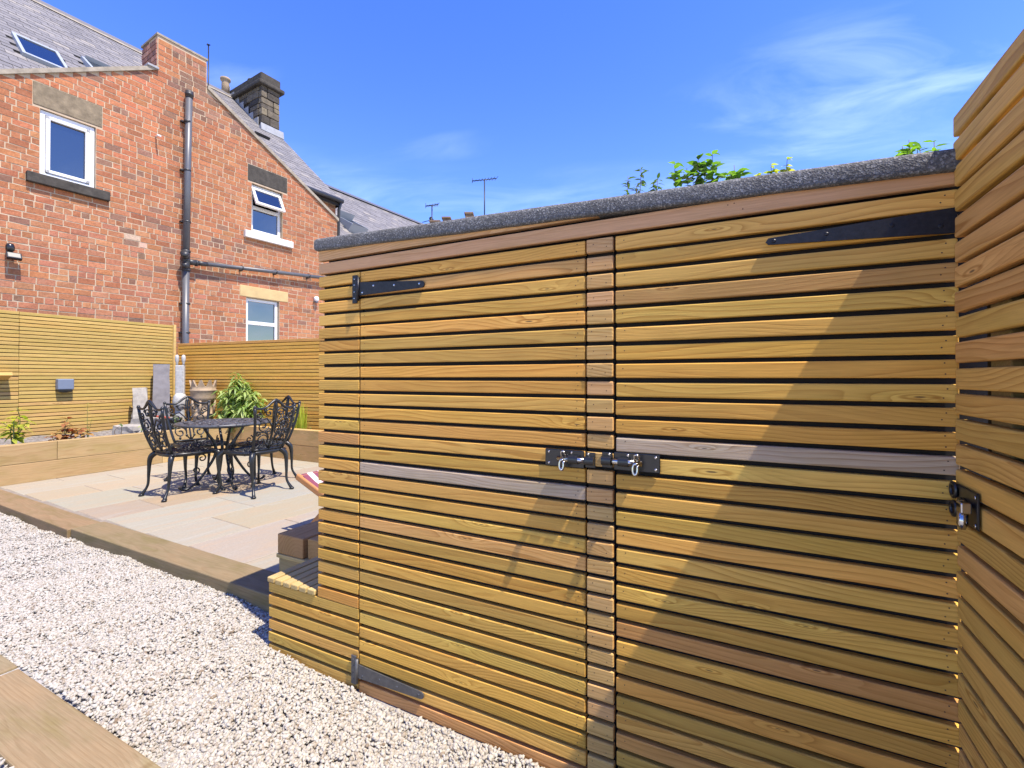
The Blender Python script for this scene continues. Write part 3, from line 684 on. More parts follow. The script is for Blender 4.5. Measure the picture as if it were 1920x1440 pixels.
# bricks
CH = .08
BRK = [(0.297, 0.120, 0.061), (0.314, 0.129, 0.061), (0.280, 0.110, 0.057), (0.305, 0.135, 0.071), (0.245, 0.098, 0.051), (0.323, 0.140, 0.068)]
def bcol(u, z):
    c = random.choices(BRK, [5, 4, 3, 3, 1.5, 2.5])[0]
    if random.random() < .08: c = (.19, .10, .068)
    soot = 0
    if 2.75 < z < 3.45 and .9 < u < 2.6: soot = .6*(1-abs(u-1.7)/1.0)
    if z > 5.3 and u > 1.45 and u < 2.6: soot = .5
    if random.random() < soot: c = random.choice([(.16, .09, .062), (.20, .108, .075), (.25, .13, .088)])
    if z < 3.3 and random.random() < .45: c = random.choice([(0.334, 0.152, 0.080), (0.319, 0.135, 0.072), (0.298, 0.124, 0.074)])
    if u < 1.3 and z > 4.3 and random.random() < .5: c = random.choice([(0.356, 0.139, 0.070), (0.341, 0.125, 0.065)])
    if .85 < u < 1.14 and 2.96 < z < 3.26 and random.random() < .8: c = random.choice([(.46, .36, .29), (.42, .29, .22)])
    return vary(c, .11)
BR = []   # (u0b,u1b,u0t,u1t,z0,z1)
nrow = int(7.0/CH)
for r in range(nrow):
    z0 = -.02+r*CH; z1 = z0+CH
    if z1 < 1.4: continue
    zm = (z0+z1)/2
    # horizontal extent
    def ext(z):
        lo, hi = UL, UR
        if z > 4.469: hi = min(hi, 1.922+(5.901-z)/.571)
        lo2 = -.37+(z-4.869)/.596
        lo = max(lo, lo2) if lo2 > UL else lo
        if z > 5.80: lo, hi = 1.245, 1.912
        elif z > 5.45: lo = min(lo, 1.245) if lo > 1.245 else lo
        return lo, hi
    if z1 > 6.345: continue
    lb, hb = ext(z0); lt, ht = ext(z1)
    cuts_ = []
    for (a, b, c, d) in OPEN:
        if c < zm < d: cuts_.append((a, b))
    cuts_.sort(); segs = []; cur = (lb, lt)
    for a, b in cuts_:
        if a > cur[0]: segs.append((cur, (a, a)))
        cur = (b, b)
    segs.append((cur, (hb, ht)))
    for (s0, e0) in segs:
        u = max(s0)-(.0 if False else 0); ue = min(e0)
        if ue-u < .03: continue
        pos = u; first = True
        offs = ((r % 2)*.095+rj(.012)) if abs(u-UL) < .01 or u in (lb, lt) else (.09 if r % 2 else .185)
        hdr = (r % 5 == 2)
        edges = [u]; p = u+(offs if offs > .04 else .185)
        while p < ue-.05:
            edges.append(p); p += (.0915 if (hdr or random.random() < .10) else .187)+rj(.004)
        edges.append(ue)
        for i in range(len(edges)-1):
            a, b = edges[i], edges[i+1]
            BR.append((s0[0] if i == 0 else a, e0[0] if i == len(edges)-2 else b, s0[1] if i == 0 else a, e0[1] if i == len(edges)-2 else b, z0, z1))
MG = .0060
def dist(b): return b[0]+.0*b[4]
vis = [b for b in BR if b[1] > -.40 and b[4] > 1.75]
vis.sort(key=lambda b: (b[0]+b[1])/2)
near, rest = vis[:300], vis[300:]+[b for b in BR if not (b[1] > -.40 and b[4] > 1.75)]
unit = []
for q in range(4):
    mb = MB(); j = lambda: rj(.018)
    P = []
    for z in (-.5, .5):
        for x, y in ((-.5, 0), (.5, 0), (.5, 1), (-.5, 1)): P.append((x+(rj(.010) if y == 0 else 0), y+(rj(.12) if y == 0 else 0), z+(rj(.04) if y == 0 else 0)))
    mb.hexa(P); unit.append(mb.mesh('brick', 'brick'))
for b in near:
    u0, u1 = max(b[0], b[2])+MG, min(b[1], b[3])-MG
    if u1-u0 < .02: rest.append(b); continue
    link('brick', random.choice(unit), WALL, (K*(u0+u1)/2, K*rj(.0015), K*(b[4]+b[5])/2), (rj(.004), rj(.004), rj(.006)), (K*(u1-u0), K*.02, K*(CH-2*MG)), bcol((u0+u1)/2, b[4]))
mb = MB(); bc = []
for b in rest:
    a0, a1, t0, t1 = b[0]+MG, b[1]-MG, b[2]+MG, b[3]-MG; z0, z1 = b[4]+MG, b[5]-MG; y = rj(.002)
    e = lambda: rj(.0014)
    mb.hexa([(a0+e(), y+e(), z0+e()), (a1+e(), y+e(), z0+e()), (a1, .02, z0), (a0, .02, z0), (t0+e(), y+e(), z1+e()), (t1+e(), y+e(), z1+e()), (t1, .02, z1), (t0, .02, z1)]); bc += [bcol((a0+a1)/2, z0)]*6
# right return and chimney side faces
def sidebricks(u, sgn, y0, y1, z0, z1, dark):
    z = z0; r = 0
    while z+CH <= z1+.001:
        y = y0+(.0 if r % 2 else -.045)
        while y < y1-.02:
            ya, yb = max(y, y0)+MG, min(y+.092, y1)-MG
            if yb-ya > .015:
                p = [(u, ya, z+MG), (u+sgn*.012, ya, z+MG), (u+sgn*.012, yb, z+MG), (u, yb, z+MG)]
                q = [(a, b, z+CH-MG) for a, b, _ in p]
                if sgn < 0: p = [p[1], p[0], p[3], p[2]]; q = [q[1], q[0], q[3], q[2]]
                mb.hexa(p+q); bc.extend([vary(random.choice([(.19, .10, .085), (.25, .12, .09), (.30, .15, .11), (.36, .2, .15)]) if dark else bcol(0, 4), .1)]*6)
            y += .092
        z += CH; r += 1
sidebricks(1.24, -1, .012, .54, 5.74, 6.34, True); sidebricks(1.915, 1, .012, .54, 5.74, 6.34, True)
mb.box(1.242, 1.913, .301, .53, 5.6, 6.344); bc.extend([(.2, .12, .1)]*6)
sidebricks(UR, 1, .012, .30, 1.5, 4.46, False)
mb.scale(K); bmo = mb.build('bricks', 'brickmass', WALL); bmo['kind'] = 'stuff'
ca = bmo.data.color_attributes.new('Col', 'FLOAT_COLOR', 'CORNER')
arr = np.ones((len(bmo.data.loops), 4), np.float32); arr[:, :3] = np.repeat(np.array(bc), 4, axis=0); ca.data.foreach_set('color', arr.reshape(-1))
# chimney top + pots
mb = MB(); mb.box(1.226, 1.93, -.012, .56, 6.345, 6.375); mb.scale(K); CHM = mb.build('chimney_top', 'mortarcap', HS)
for u in (1.37, 1.70):
    mb = MB(); mb.lathe([(.075, 0), (.085, .03), (.075, .06), (.03, .085)], (u, .15, 6.37), 14); mb.scale(K); mb.build('pot', 'whitepot', CHM)
# verges
mb = MB()
for (ua, ub, f) in ((UL, 1.235, vl), (1.925, UR+.02, vr)):
    za, zb = f(ua), f(ub); tt = .060
    mb.hexa([(ua, -.03, za-.02), (ub, -.03, zb-.02), (ub, .32, zb-.02), (ua, .32, za-.02), (ua, -.03, za+tt-.02), (ub, -.03, zb+tt-.02), (ub, .32, zb+tt-.02), (ua, .32, za+tt-.02)])
mb.scale(K); mb.build('verge', 'mortarcap', HS)
mb = MB(); mb.bbox(1.10, 1.245, -.05, .2, 5.80, 5.835, .008); mb.scale(K); mb.build('lead_tray', 'lead', HS)
# wing roof behind the gable
mb = MB()
apex = (1.58, vl(1.58)); 
for (ua, ub, f) in ((UL, 1.58, vl), (1.58, UR, lambda u: vl(1.58)-.571*(u-1.58))):
    za, zb = f(ua)-.01, f(ub)-.01
    mb.hexa([(ua, .30, za-.12), (ub, .30, zb-.12), (ub, 4.0, zb-.12), (ua, 4.0, za-.12), (ua, .30, za), (ub, .30, zb), (ub, 4.0, zb), (ua, 4.0, za)])
mb.scale(K); mb.build('wing_roof', 'slate', HS)
mb = MB(); mb.box(UL, UL+.25, .30, 3, -.3, 3.0); mb.box(UR-.25, UR-.001, .301, 1.7, -.3, 4.40); mb.scale(K); mb.build('side_wall', 'mortar', HS)

def window(W, name, parts, setback=.045, label=None):
    u0, u1, z0, z1 = W; mb = MB(); f = .052; y0, y1 = setback, setback+.06
    def fr(a, b, c, d, y0, y1, f, mb):
        mb.bbox(a, a+f, y0, y1, c, d, .006, 2); mb.bbox(b-f, b, y0, y1, c, d, .006, 2); mb.bbox(a+f-.004, b-f+.004, y0+.001, y1, d-f, d-.0005, .006, 2); mb.bbox(a+f-.004, b-f+.004, y0+.001, y1, c+.0005, c+f, .006, 2)
    fr(u0+.004, u1-.004, z0+.004, z1-.004, y0, y1, f, mb)
    if 'transom' in parts: zt_ = parts['transom']; mb.bbox(u0+f, u1-f, y0+.001, y1, zt_-.032, zt_+.032, .006, 2)
    mb.scale(K); o = mb.build('window', 'upvc', HS)
    if label: o['label'] = label
    panes = parts['panes']
    for (a, b, c, d) in panes:
        mb = MB(); mb.box(a, b, y0+.026, y0+.034, c, d); mb.scale(K); mb.build('pane', 'glass', o)
    return o
# dark rooms behind the windows
for W in (W1, W2, W3):
    mb = MB(); u0, u1, z0, z1 = W; mb.box(u0-.05, u1+.05, .302, .6, z0-.05, z1+.05)
    mb.f = [tuple(f) for i, f in enumerate(mb.f) if i != 2]; mb.mi = mb.mi[:5]; mb.sm = mb.sm[:5]
    mb.scale(K); mb.build('reveal', 'membrane', HS)
u0, u1, z0, z1 = W1; wa = window(W1, 'window', {'panes': [(u0+.05, u1-.05, z0+.05, z1-.05)]}, .03, 'white window with a single blue-reflecting pane under a stone lintel')
mb = MB(); f = .045
for (a, b, c, d) in ((u0+.058, u0+.058+f, z0+.058, z1-.058), (u1-.058-f, u1-.058, z0+.058, z1-.058), (u0+.058, u1-.058, z0+.058, z0+.058+f), (u0+.058, u1-.058, z1-.058-f, z1-.058)): mb.bbox(a, b, .018, .055, c, d, .008, 2)
mb.scale(K); mb.build('sash', 'upvc', wa)
u0, u1, z0, z1 = W2; wb = window(W2, 'window', {'transom': 4.22, 'panes': [(u0+.05, u1-.05, z0+.05, 4.19)]}, .06, 'white window with its top vent pushed open')
mb = MB(); hgt = .36; wd = u1-u0-.03    # open vent, hinged at the top
fr = .045
for (a, b, c, d) in ((-wd/2, -wd/2+fr, -hgt, 0), (wd/2-fr, wd/2, -hgt, 0), (-wd/2+fr-.003, wd/2-fr+.003, -fr, -.0005), (-wd/2+fr-.003, wd/2-fr+.003, -hgt+.0005, -hgt+fr)): mb.bbox(a, b, -.022, .022, c, d, .006, 2)
rot = Matrix.Translation((( u0+u1)/2, .055, z1-.06)) @ Matrix.Rotation(R(-27), 4, 'X')
mb.xf(rot).scale(K); vt = mb.build('vent', 'upvc', wb)
mb = MB(); mb.box(-wd/2+fr-.005, wd/2-fr+.005, -.004, .004, -hgt+fr-.005, -fr+.005); mb.xf(rot).scale(K); mb.build('vent_pane', 'glass', wb)
mb = MB()   # pale flowers standing on the inner sill
for (u, z) in ((2.76, 3.93), (2.80, 3.96), (2.84, 3.90), (2.88, 3.915), (3.0, 3.93), (3.04, 3.90), (3.06, 3.95)): mb.lathe([(.001, -.03), (.026, -.018), (.03, .004), (.018, .024), (.001, .03)], (u, .052, z), 8)
u0, u1, z0, z1 = W3; wc = window(W3, 'window', {'transom': 2.165, 'panes': [(u0+.05, u1-.05, 2.19, z1-.05), (u0+.05, u1-.05, z0+.05, 2.14)]}, .05, 'white window under a clean yellow stone lintel, half hidden by the fence')
mb.v = []; 
for (a, b, c, d), m_, pr in zip(LIN, ('stonelintel', 'stonedark', 'stoneyellow'), (.004, .004, .006)):
    mb = MB(); mb.bbox(a, b, -pr, .20, c, d, .010, 2); mb.scale(K); mb.build('lintel', m_, HS)
for (a, b, c, d), m_ in zip(SIL, ('stonedark', 'whitestone')):
    mb = MB(); mb.bbox(a, b, -.062, .25, c+.0, d, .008, 2); mb.scale(K); mb.build('sill', m_, HS)
# soil pipe
mb = MB(); uP = 1.60; yP = -.085
mb.tube([(uP+.03, yP, 5.63), (uP+.012, yP, 4.3), (uP, yP, 3.15)], .047, 16); mb.tube([(uP, yP, 2.88), (uP-.005, yP, .2)], .047, 16); mb.scale(K); SPP = mb.build('soil_pipe', 'greypvc', HS)
mb = MB(); mb.tube([(uP+.03, yP, 5.56), (uP+.03, yP, 5.60), (uP+.03, yP, 5.601), (uP+.03, yP, 5.625), (uP+.03, yP, 5.626), (uP+.03, yP, 5.66)], [.054, .054, .058, .058, .054, .054], 16); mb.scale(K); mb.build('cowl', 'blackpvc', SPP)
for z in (5.18, 4.42, 3.62, 2.35, 1.9):
    mb = MB(); mb.tube([(uP+.01, yP, z-.012), (uP+.01, yP, z+.012)], .0515, 16); mb.box(uP-.065, uP+.075, yP+.03, .012, z-.01, z+.01); mb.scale(K); mb.build('pipe_clip', 'blackpvc', SPP)
mb = MB(); mb.tube([(uP, yP, 2.86), (uP, yP, 3.17)], .0535, 16)
for z in (3.16, 3.02, 2.87): mb.tube([(uP, yP, z-.014), (uP, yP, z+.014)], .060, 16)
mb.tube([(uP, yP, 3.05), (uP-.06, yP-.09, 3.10)], .050, 14); mb.tube([(uP-.055, yP-.085, 3.097), (uP-.067, yP-.10, 3.107)], .058, 14)
mb.tube([(uP, yP, 2.90), (uP-.05, yP-.085, 2.945)], .045, 14)
mb.tube([(uP, yP, 3.0), (uP+.16, yP-.005, 3.01)], .045, 14); mb.tube([(uP+.13, yP, 3.006), (uP+.155, yP, 3.008)], .052, 14); mb.tube([(uP+.15, yP, 3.009), (uP+.30, yP, 3.02)], .038, 14)
mb.scale(K); mb.build('pipe_junction', 'blackpvc', SPP)
mb = MB(); mb.tube([(uP+.14, yP, 3.01), (4.38, yP, 3.22)], .033, 14); mb.scale(K); mb.build('branch_pipe', 'greypvc', SPP)
for u in (2.45, 3.05, 3.72):
    mb = MB(); z = 3.01+(u-uP-.14)*.079; mb.tube([(u-.012, yP, z), (u+.012, yP, z)], .038, 12); mb.box(u-.012, u+.012, yP, .012, z-.045, z+.045); mb.scale(K); mb.build('pipe_clip', 'blackpvc', SPP)
mb = MB(); mb.tube([(1.222, .01, 4.80), (1.222, -.08, 4.80), (1.235, -.13, 4.775)], .012, 10); mb.scale(K); mb.build('overflow_pipe', 'whiteplastic', HS)
# main roof: plane from the eave to the ridge, laid with slates
EV, ZE, RD, ZR = 1.5, 5.57, 5.5, 9.15
UE = 5.66
def roofpt(u, t, off=0):
    sl = math.atan2(ZR-ZE, RD-EV); return (u, EV+(RD-EV)*t+off*-math.sin(sl), ZE+(ZR-ZE)*t+off*math.cos(sl))
mb = MB(); a, b = roofpt(-7, 0), roofpt(UE, 1)
mb.add([roofpt(-7, 0), roofpt(UE, 0), roofpt(UE, 1), roofpt(-7, 1), (-7, 9.5, 5.57), (UE, 9.5, 5.57), (UE, EV, ZE-.15), (-7, EV, ZE-.15)], [(0, 1, 2, 3), (3, 2, 5, 4), (1, 6, 5, 2), (0, 3, 4, 7), (7, 6, 1, 0)])
mb.scale(K); ROOF = mb.build('main_roof', 'membrane', HS)
def slates(u0, u1, t0, t1, rows, wdt, rp, seed, skip=None):
    mb = MB(); rg = random.Random(seed); dt = (t1-t0)/rows
    for r in range(rows):
        t = t0+r*dt; u = u0-(wdt/2 if r % 2 else 0)
        while u < u1:
            a, b = max(u, u0)+.003, min(u+wdt, u1)-.003; u += wdt
            if b-a < .02: continue
            if skip and skip((a+b)/2, t): continue
            l = .012+rg.uniform(-.002, .003); lt = t-.004*rg.random()
            mb.add([rp(a, lt, l+.007), rp(b, lt+rg.uniform(-.002, .002)*.5, l+.007), rp(b, t+dt*1.25, l), rp(a, t+dt*1.25, l), rp(a, lt, l-.004), rp(b, lt, l-.004)], [(0, 1, 2, 3), (4, 5, 1, 0)])
    return mb
sk = [( .27, .86, .20, .375), (1.22, 1.75, .30, .45)]
mb = slates(-1.6, UE, 0, .985, 34, .24, roofpt, 4, lambda u, t: any(a < u < b and c < t < d for a, b, c, d in sk)); mb.scale(K); o = mb.build('slates', 'slate', ROOF); o['kind'] = 'stuff'
mb = MB(); p0, p1 = roofpt(-7, 1), roofpt(UE+.02, 1)
mb.prism([(RD-.16, ZR-.09), (RD, ZR+.06), (RD+.16, ZR-.09)], (-7, UE+.02), 0)
mb.scale(K); mb.build('ridge', simple('dark_ridge', (.10, .095, .10), .7), ROOF)
mb = MB(); sl = math.atan2(ZR-ZE, RD-EV)
mb.add([roofpt(-7, .945, .035), roofpt(UE, .945, .035), roofpt(UE, .985, .04), roofpt(-7, .985, .04)], [(0, 1, 2, 3)]); mb.scale(K); mb.build('ridge_mortar', 'mortarcap', ROOF)
# skylights
def skylight(u0, u1, t0, t1, lab, rp, par, tilt=0):
    mb = MB(); e = .045
    def q(a, b, c, d, h0, h1):
        mb.hexa([rp(a, c, h0), rp(b, c, h0), rp(b, d, h0), rp(a, d, h0), rp(a, c, h1+tilt), rp(b, c, h1+tilt), rp(b, d, h1), rp(a, d, h1)])
    dt = .012; q(u0, u0+e, t0, t1, .0, .075); q(u1-e, u1, t0, t1, .0, .075); q(u0+e, u1-e, t0, t0+dt, .0, .0752); q(u0+e, u1-e, t1-dt, t1, .0, .0752)
    mb.scale(K); o = mb.build('skylight', simple('skylight_frame', (.26, .29, .33), .5), par); o['label'] = lab
    mb = MB(); mb.add([rp(u0+e, t0+dt, .06+tilt), rp(u1-e, t0+dt, .06+tilt), rp(u1-e, t1-dt, .06), rp(u0+e, t1-dt, .06)], [(0, 1, 2, 3)]); mb.scale(K); mb.build('pane', 'glass', o)
skylight(.28, .85, .205, .37, 'grey framed skylight at the left end of the slate roof', roofpt, ROOF)
skylight(1.24, 1.72, .31, .445, 'small propped skylight beside the verge', roofpt, ROOF, .06)
mb = MB(); mb.hexa([roofpt(4.60, .47, .03), roofpt(4.95, .47, .03), roofpt(4.95, .49, .03), roofpt(4.60, .49, .03), roofpt(4.60, .47, .09), roofpt(4.95, .47, .09), roofpt(4.95, .49, .07), roofpt(4.60, .49, .07)]); mb.scale(K); mb.build('roof_vent', 'plastic', ROOF)
# eave gutter, wall under it and downpipe
mb = MB(); mb.tube([(3.6, EV-.05, ZE-.02), (UE+.03, EV-.05, ZE-.02)], .055, 10); mb.tube([(UE-.02, EV-.05, ZE-.05), (UE-.02, EV+.03, ZE-.22), (UE-.02, EV+.06, ZE-1.5), (UE-.02, EV+.06, 1.5)], .036, 10); mb.scale(K); mb.build('gutter', 'blackpvc', HS)
mb = MB(); mb.box(3.0, UE-.05, EV+.12, EV+.4, 0, ZE-.08)
mb.scale(K); MW = mb.build('rear_wall', 'mortar', HS)
mb = MB(); bc = []; r = 0; z = 4.0
while z < 5.42:
    u = 4.0+(.09 if r % 2 else 0)
    while u < UE-.06:
        b_ = min(u+.185, UE-.052); mb.box(u+MG, b_-MG, EV+.112+rj(.002), EV+.14, z+MG, z+CH-MG); bc += [bcol(4, 4)]*6; u += .187
    z += CH; r += 1
mb.scale(K); o = mb.build('bricks', 'brickmass', MW); o['kind'] = 'stuff'
ca = o.data.color_attributes.new('Col', 'FLOAT_COLOR', 'CORNER'); arr = np.ones((len(o.data.loops), 4), np.float32); arr[:, :3] = np.repeat(np.array(bc), 4, axis=0); ca.data.foreach_set('color', arr.reshape(-1))
# stone chimney at the end of the ridge
u0, u1, y0, y1 = 5.09, 5.60, 4.0, 6.7
mb = MB(); mb.box(u0+.03, u1-.03, y0+.03, y1-.03, 7.2, 9.0); mb.scale(K); SCH = mb.build('stone_chimney', 'stonedark', HS); SCH['label'] = 'dark sooty stone chimney with a moulded cap'
mb = MB(); P = []
for z in (-.5, .5):
    for x, y in ((-.5, -.5), (.5, -.5), (.5, .5), (-.5, .5)): P.append((x+rj(.03), y+rj(.03), z+rj(.06)))
mb.bbox(-.5, .5, -.5, .5, -.5, .5, .07, 1); stn = mb.mesh('stone', 'rubble')
z = 7.6; r = 0
while z < 8.97:
    h_ = random.choice([.13, .16, .19, .22]); h_ = min(h_, 9.0-z)
    if h_ < .06: break
    sp_ = u0+random.choice([.16, .24, .34])
    for a, b in ((u0, sp_), (sp_, u1)):
        link('stone', stn, SCH, (K*(a+b)/2, K*(y0+.06+rj(.012)), K*(z+h_/2)), (rj(.02), rj(.03), rj(.03)), (K*(b-a-.012), K*.14, K*(h_-.012)))
    y = y0+.13
    while y < 5.9:
        l_ = random.choice([.3, .42, .55])
        if z+h_ > ZE+(ZR-ZE)*((y+l_-EV)/(RD-EV))-.1: link('stone', stn, SCH, (K*(u0+.06+rj(.01)), K*(y+l_/2), K*(z+h_/2)), (rj(.02), rj(.02), rj(.03)), (K*.14, K*(l_-.012), K*(h_-.012)))
        y += l_
    z += h_; r += 1
mb = MB(); mb.bbox(u0-.10, u1+.10, y0-.10, y1+.1, 8.99, 9.10, .03, 2); mb.bbox(u0-.02, u1+.02, y0-.02, y1, 9.10, 9.34, .02, 1); mb.scale(K); mb.build('cap', 'stonedark', SCH)
for (y, h_, m_) in ((4.9, .16, 'stonedark'), (5.6, .12, 'stonedark')):
    mb = MB(); mb.lathe([(.10, 0), (.09, h_), (.12, h_+.02), (.12, h_+.05), (.02, h_+.06)], ((u0+u1)/2, y, 9.33), 12); mb.scale(K); mb.build('pot', m_, SCH)
mb = MB(); mb.lathe([(.10, 0), (.095, .40), (.09, .42), (.13, .44), (.13, .50), (.03, .55)], (4.95, 5.55, 9.1), 14); mb.f = mb.f; mb.scale(K); mb.build('flue', 'potclay', ROOF)
mb = MB()   # stepped flashing
for i in range(7):
    y = y0+.12+i*.24; zb = ZE+(ZR-ZE)*((y-EV)/(RD-EV)); mb.box(u0-.022, u0-.004, y, y+.20, zb-.05, zb+.24)
mb.hexa([roofpt(u0-.06, .60, .02), roofpt(u1+.06, .60, .02), roofpt(u1+.06, .628, .02), roofpt(u0-.06, .628, .02), roofpt(u0-.06, .60, .035), roofpt(u1+.06, .60, .035), roofpt(u1+.06, .628, .16), roofpt(u0-.06, .628, .16)])
mb.scale(K); mb.build('flashing', 'lead', SCH)

# lamps on the wall (things of their own)
def hpt(u, y, z): 
    a = R(85); x, yy = K*u, K*y; return (HO.x+x*math.cos(a)-yy*math.sin(a), HO.y+x*math.sin(a)+yy*math.cos(a), HO.z+K*z)
T = thing('security_light', 'black floodlight with motion sensor on the brick wall at the left edge', 'wall light', hpt(-.275, 0, 2.72), R(85))
mb = MB(); mb.lathe([(.002, .12), (.035, .11), (.046, .075), (.046, .03), (.03, .01)], (-.01, -.07, .0), 16); mb.bbox(-.04, .03, -.02, .0, -.04, .09, .006); mb.tube([(-.01, -.01, .02), (-.01, -.07, .02)], .014, 8); mb.build('sensor', 'plastic', T)
mb = MB(); mb.bbox(-.075, .075, -.025, .025, -.05, .05, .008); mb.xf(Matrix.Translation((.02, -.10, -.055)) @ Matrix.Rotation(R(-32), 4, 'X')); mb.build('flood_head', 'plastic', T)
mb = MB(); mb.bbox(-.06, .06, -.0275, -.0245, -.036, .036, .002); mb.xf(Matrix.Translation((.02, -.10, -.055)) @ Matrix.Rotation(R(-32), 4, 'X')); mb.build('lens', simple('led_lens', (.22, .21, .17), .3), T)
T = thing('outdoor_sensor', 'small white round sensor on the brick wall beside the shed roof end', 'sensor', hpt(3.90, 0, 2.74), R(85))
mb = MB(); mb.lathe([(.001, .055), (.04, .045), (.055, .01), (.05, -.03), (.02, -.05)], (0, -.07, .01), 14); mb.build('dome', 'whiteplastic', T)
mb = MB(); mb.bbox(-.03, .03, -.03, 0, -.04, .04, .006); mb.tube([(0, -.05, -.03), (.015, -.075, -.065)], [.035, .028], 12); mb.build('mount', 'greyplastic', T)

# neighbouring roof and far chimneys
NB = thing('neighbour_house', 'neighbouring house with a long grey slate roof behind the shed', 'house', HO, R(85))
def roofn(u, t, off=0):
    sl = math.atan2(3.6, 4.0); return (u, 1.5+4.0*t-off*math.sin(sl), 4.08+3.6*t+off*math.cos(sl))
mb = MB(); mb.add([roofn(UE+.08, 0), roofn(13.4, 0), roofn(13.4, 1), roofn(UE+.08, 1), (UE+.08, 9.5, 4.08), (13.4, 9.5, 4.08)], [(0, 1, 2, 3), (3, 2, 5, 4), (1, 5, 2), (0, 3, 4)]); mb.scale(K); NR = mb.build('roof', 'membrane', NB)
mb = slates(UE+.08, 13.4, 0, .985, 30, .26, roofn, 8, lambda u, t: 7.05 < u < 7.75 and .36 < t < .55); mb.scale(K); o = mb.build('slates', 'slate', NR); o['kind'] = 'stuff'
mb = MB(); mb.prism([(5.34, 7.62), (5.5, 7.76), (5.66, 7.62)], (UE+.08, 13.42), 0); mb.scale(K); mb.build('ridge', simple('blue_ridge', (.07, .075, .10), .7), NR)
skylight(7.1, 7.7, .38, .53, 'propped open skylight on the neighbouring roof', roofn, NR, .20)
mb = MB(); mb.box(UE+.1, 13.3, 1.7, 9.3, -.2, 4.15); mb.scale(K); mb.build('wall', 'mortar', NB)

def ptat(x, y, depth):   # a far point seen in that direction at that distance in front of the camera
    yw, pt_ = R(27), R(.5); F = Vector((-math.sin(yw)*math.cos(pt_), math.cos(yw)*math.cos(pt_), math.sin(pt_))); Rt = Vector((math.cos(yw), math.sin(yw), 0)); U = Rt.cross(F)
    return CAM+(F+Rt*((x-960)/875)-U*((y-700.364)/875))*depth
base = ptat(850, 420, 27.0)
FH = thing('distant_house', 'far-off house whose small chimneys peep over the shed roof', 'house', (base.x, base.y, 0), R(27))
mb = MB(); mb.prism([(-3.5, 5.5), (3.5, 5.5), (0, base.z-.25)], (-5, 9), 0); mb.build('roof', 'slate', FH)
mb = MB(); mb.box(-4.9, 8.9, -3.2, 3.2, -.1, 5.6); mb.build('wall', 'mortar', FH)
for (x, y, w_) in ((817, 416, .55), (838, 409.5, .42), (880, 401, .42)):
    p = ptat(x, y, 27.0); q = Vector((p.x-base.x, p.y-base.y, 0)); a = -R(27); lx = q.x*math.cos(a)-q.y*math.sin(a); ly = q.x*math.sin(a)+q.y*math.cos(a)
    mb = MB(); mb.bbox(lx-w_/2, lx+w_/2, ly-.3, ly+.3, base.z-2.2, p.z-.06, .02, 1); mb.bbox(lx-w_/2-.05, lx+w_/2+.05, ly-.35, ly+.35, p.z-.12, p.z, .02, 1); mb.build('chimney', 'farbrick', FH)
def aerial(x, y, depth, foot, boom, lab, extra=False, ang=.35):
    p = ptat(x, y, depth); f = ptat(x, foot, depth); T = thing('television_aerial', lab, 'aerial', (p.x, p.y, f.z-1.2), R(27)+ang, 'television aerials on the roofs')
    h = p.z-f.z+1.2; mb = MB(); k = depth/875
    mb.tube([(0, 0, 0), (0, 0, h)], 1.1*k, 6); mb.build('mast', 'iron', T)
    mb = MB(); mb.tube([(-boom, 0, h-.25*boom), (boom, 0, h+.25*boom)], .9*k, 6)
    for i in range(9):
        s_ = -1+2*i/8; mb.tube([(s_*boom, -min(.14+.02*i, boom), h+.25*boom*s_), (s_*boom, min(.14+.02*i, boom), h+.25*boom*s_)], .45*k, 5)
    mb.tube([(-boom, 0, h-.25*boom-min(.12, boom)), (-boom, 0, h-.25*boom+min(.16, boom))], .5*k, 5)
    mb.build('boom', 'iron', T)
    if extra:
        mb = MB(); mb.tube([(-.55, 0, h-1.05), (.1, 0, h-.80)], .7*k, 5); mb.tube([(-.05, -.06, h-.98), (-.05, .06, h-.72)], 3.4*k, 6); mb.build('lower_boom', 'iron', T)
aerial(810, 385, 27, 420, .36, 'short television aerial on a mast left of the far chimneys', True)
aerial(908.5, 337, 27, 420, .72, 'tall television aerial on a thin mast above the shed roof')
aerial(391, 84, 13.5, 190, .035, 'slim dark aerial rising behind the brick chimney', False, 1.2)

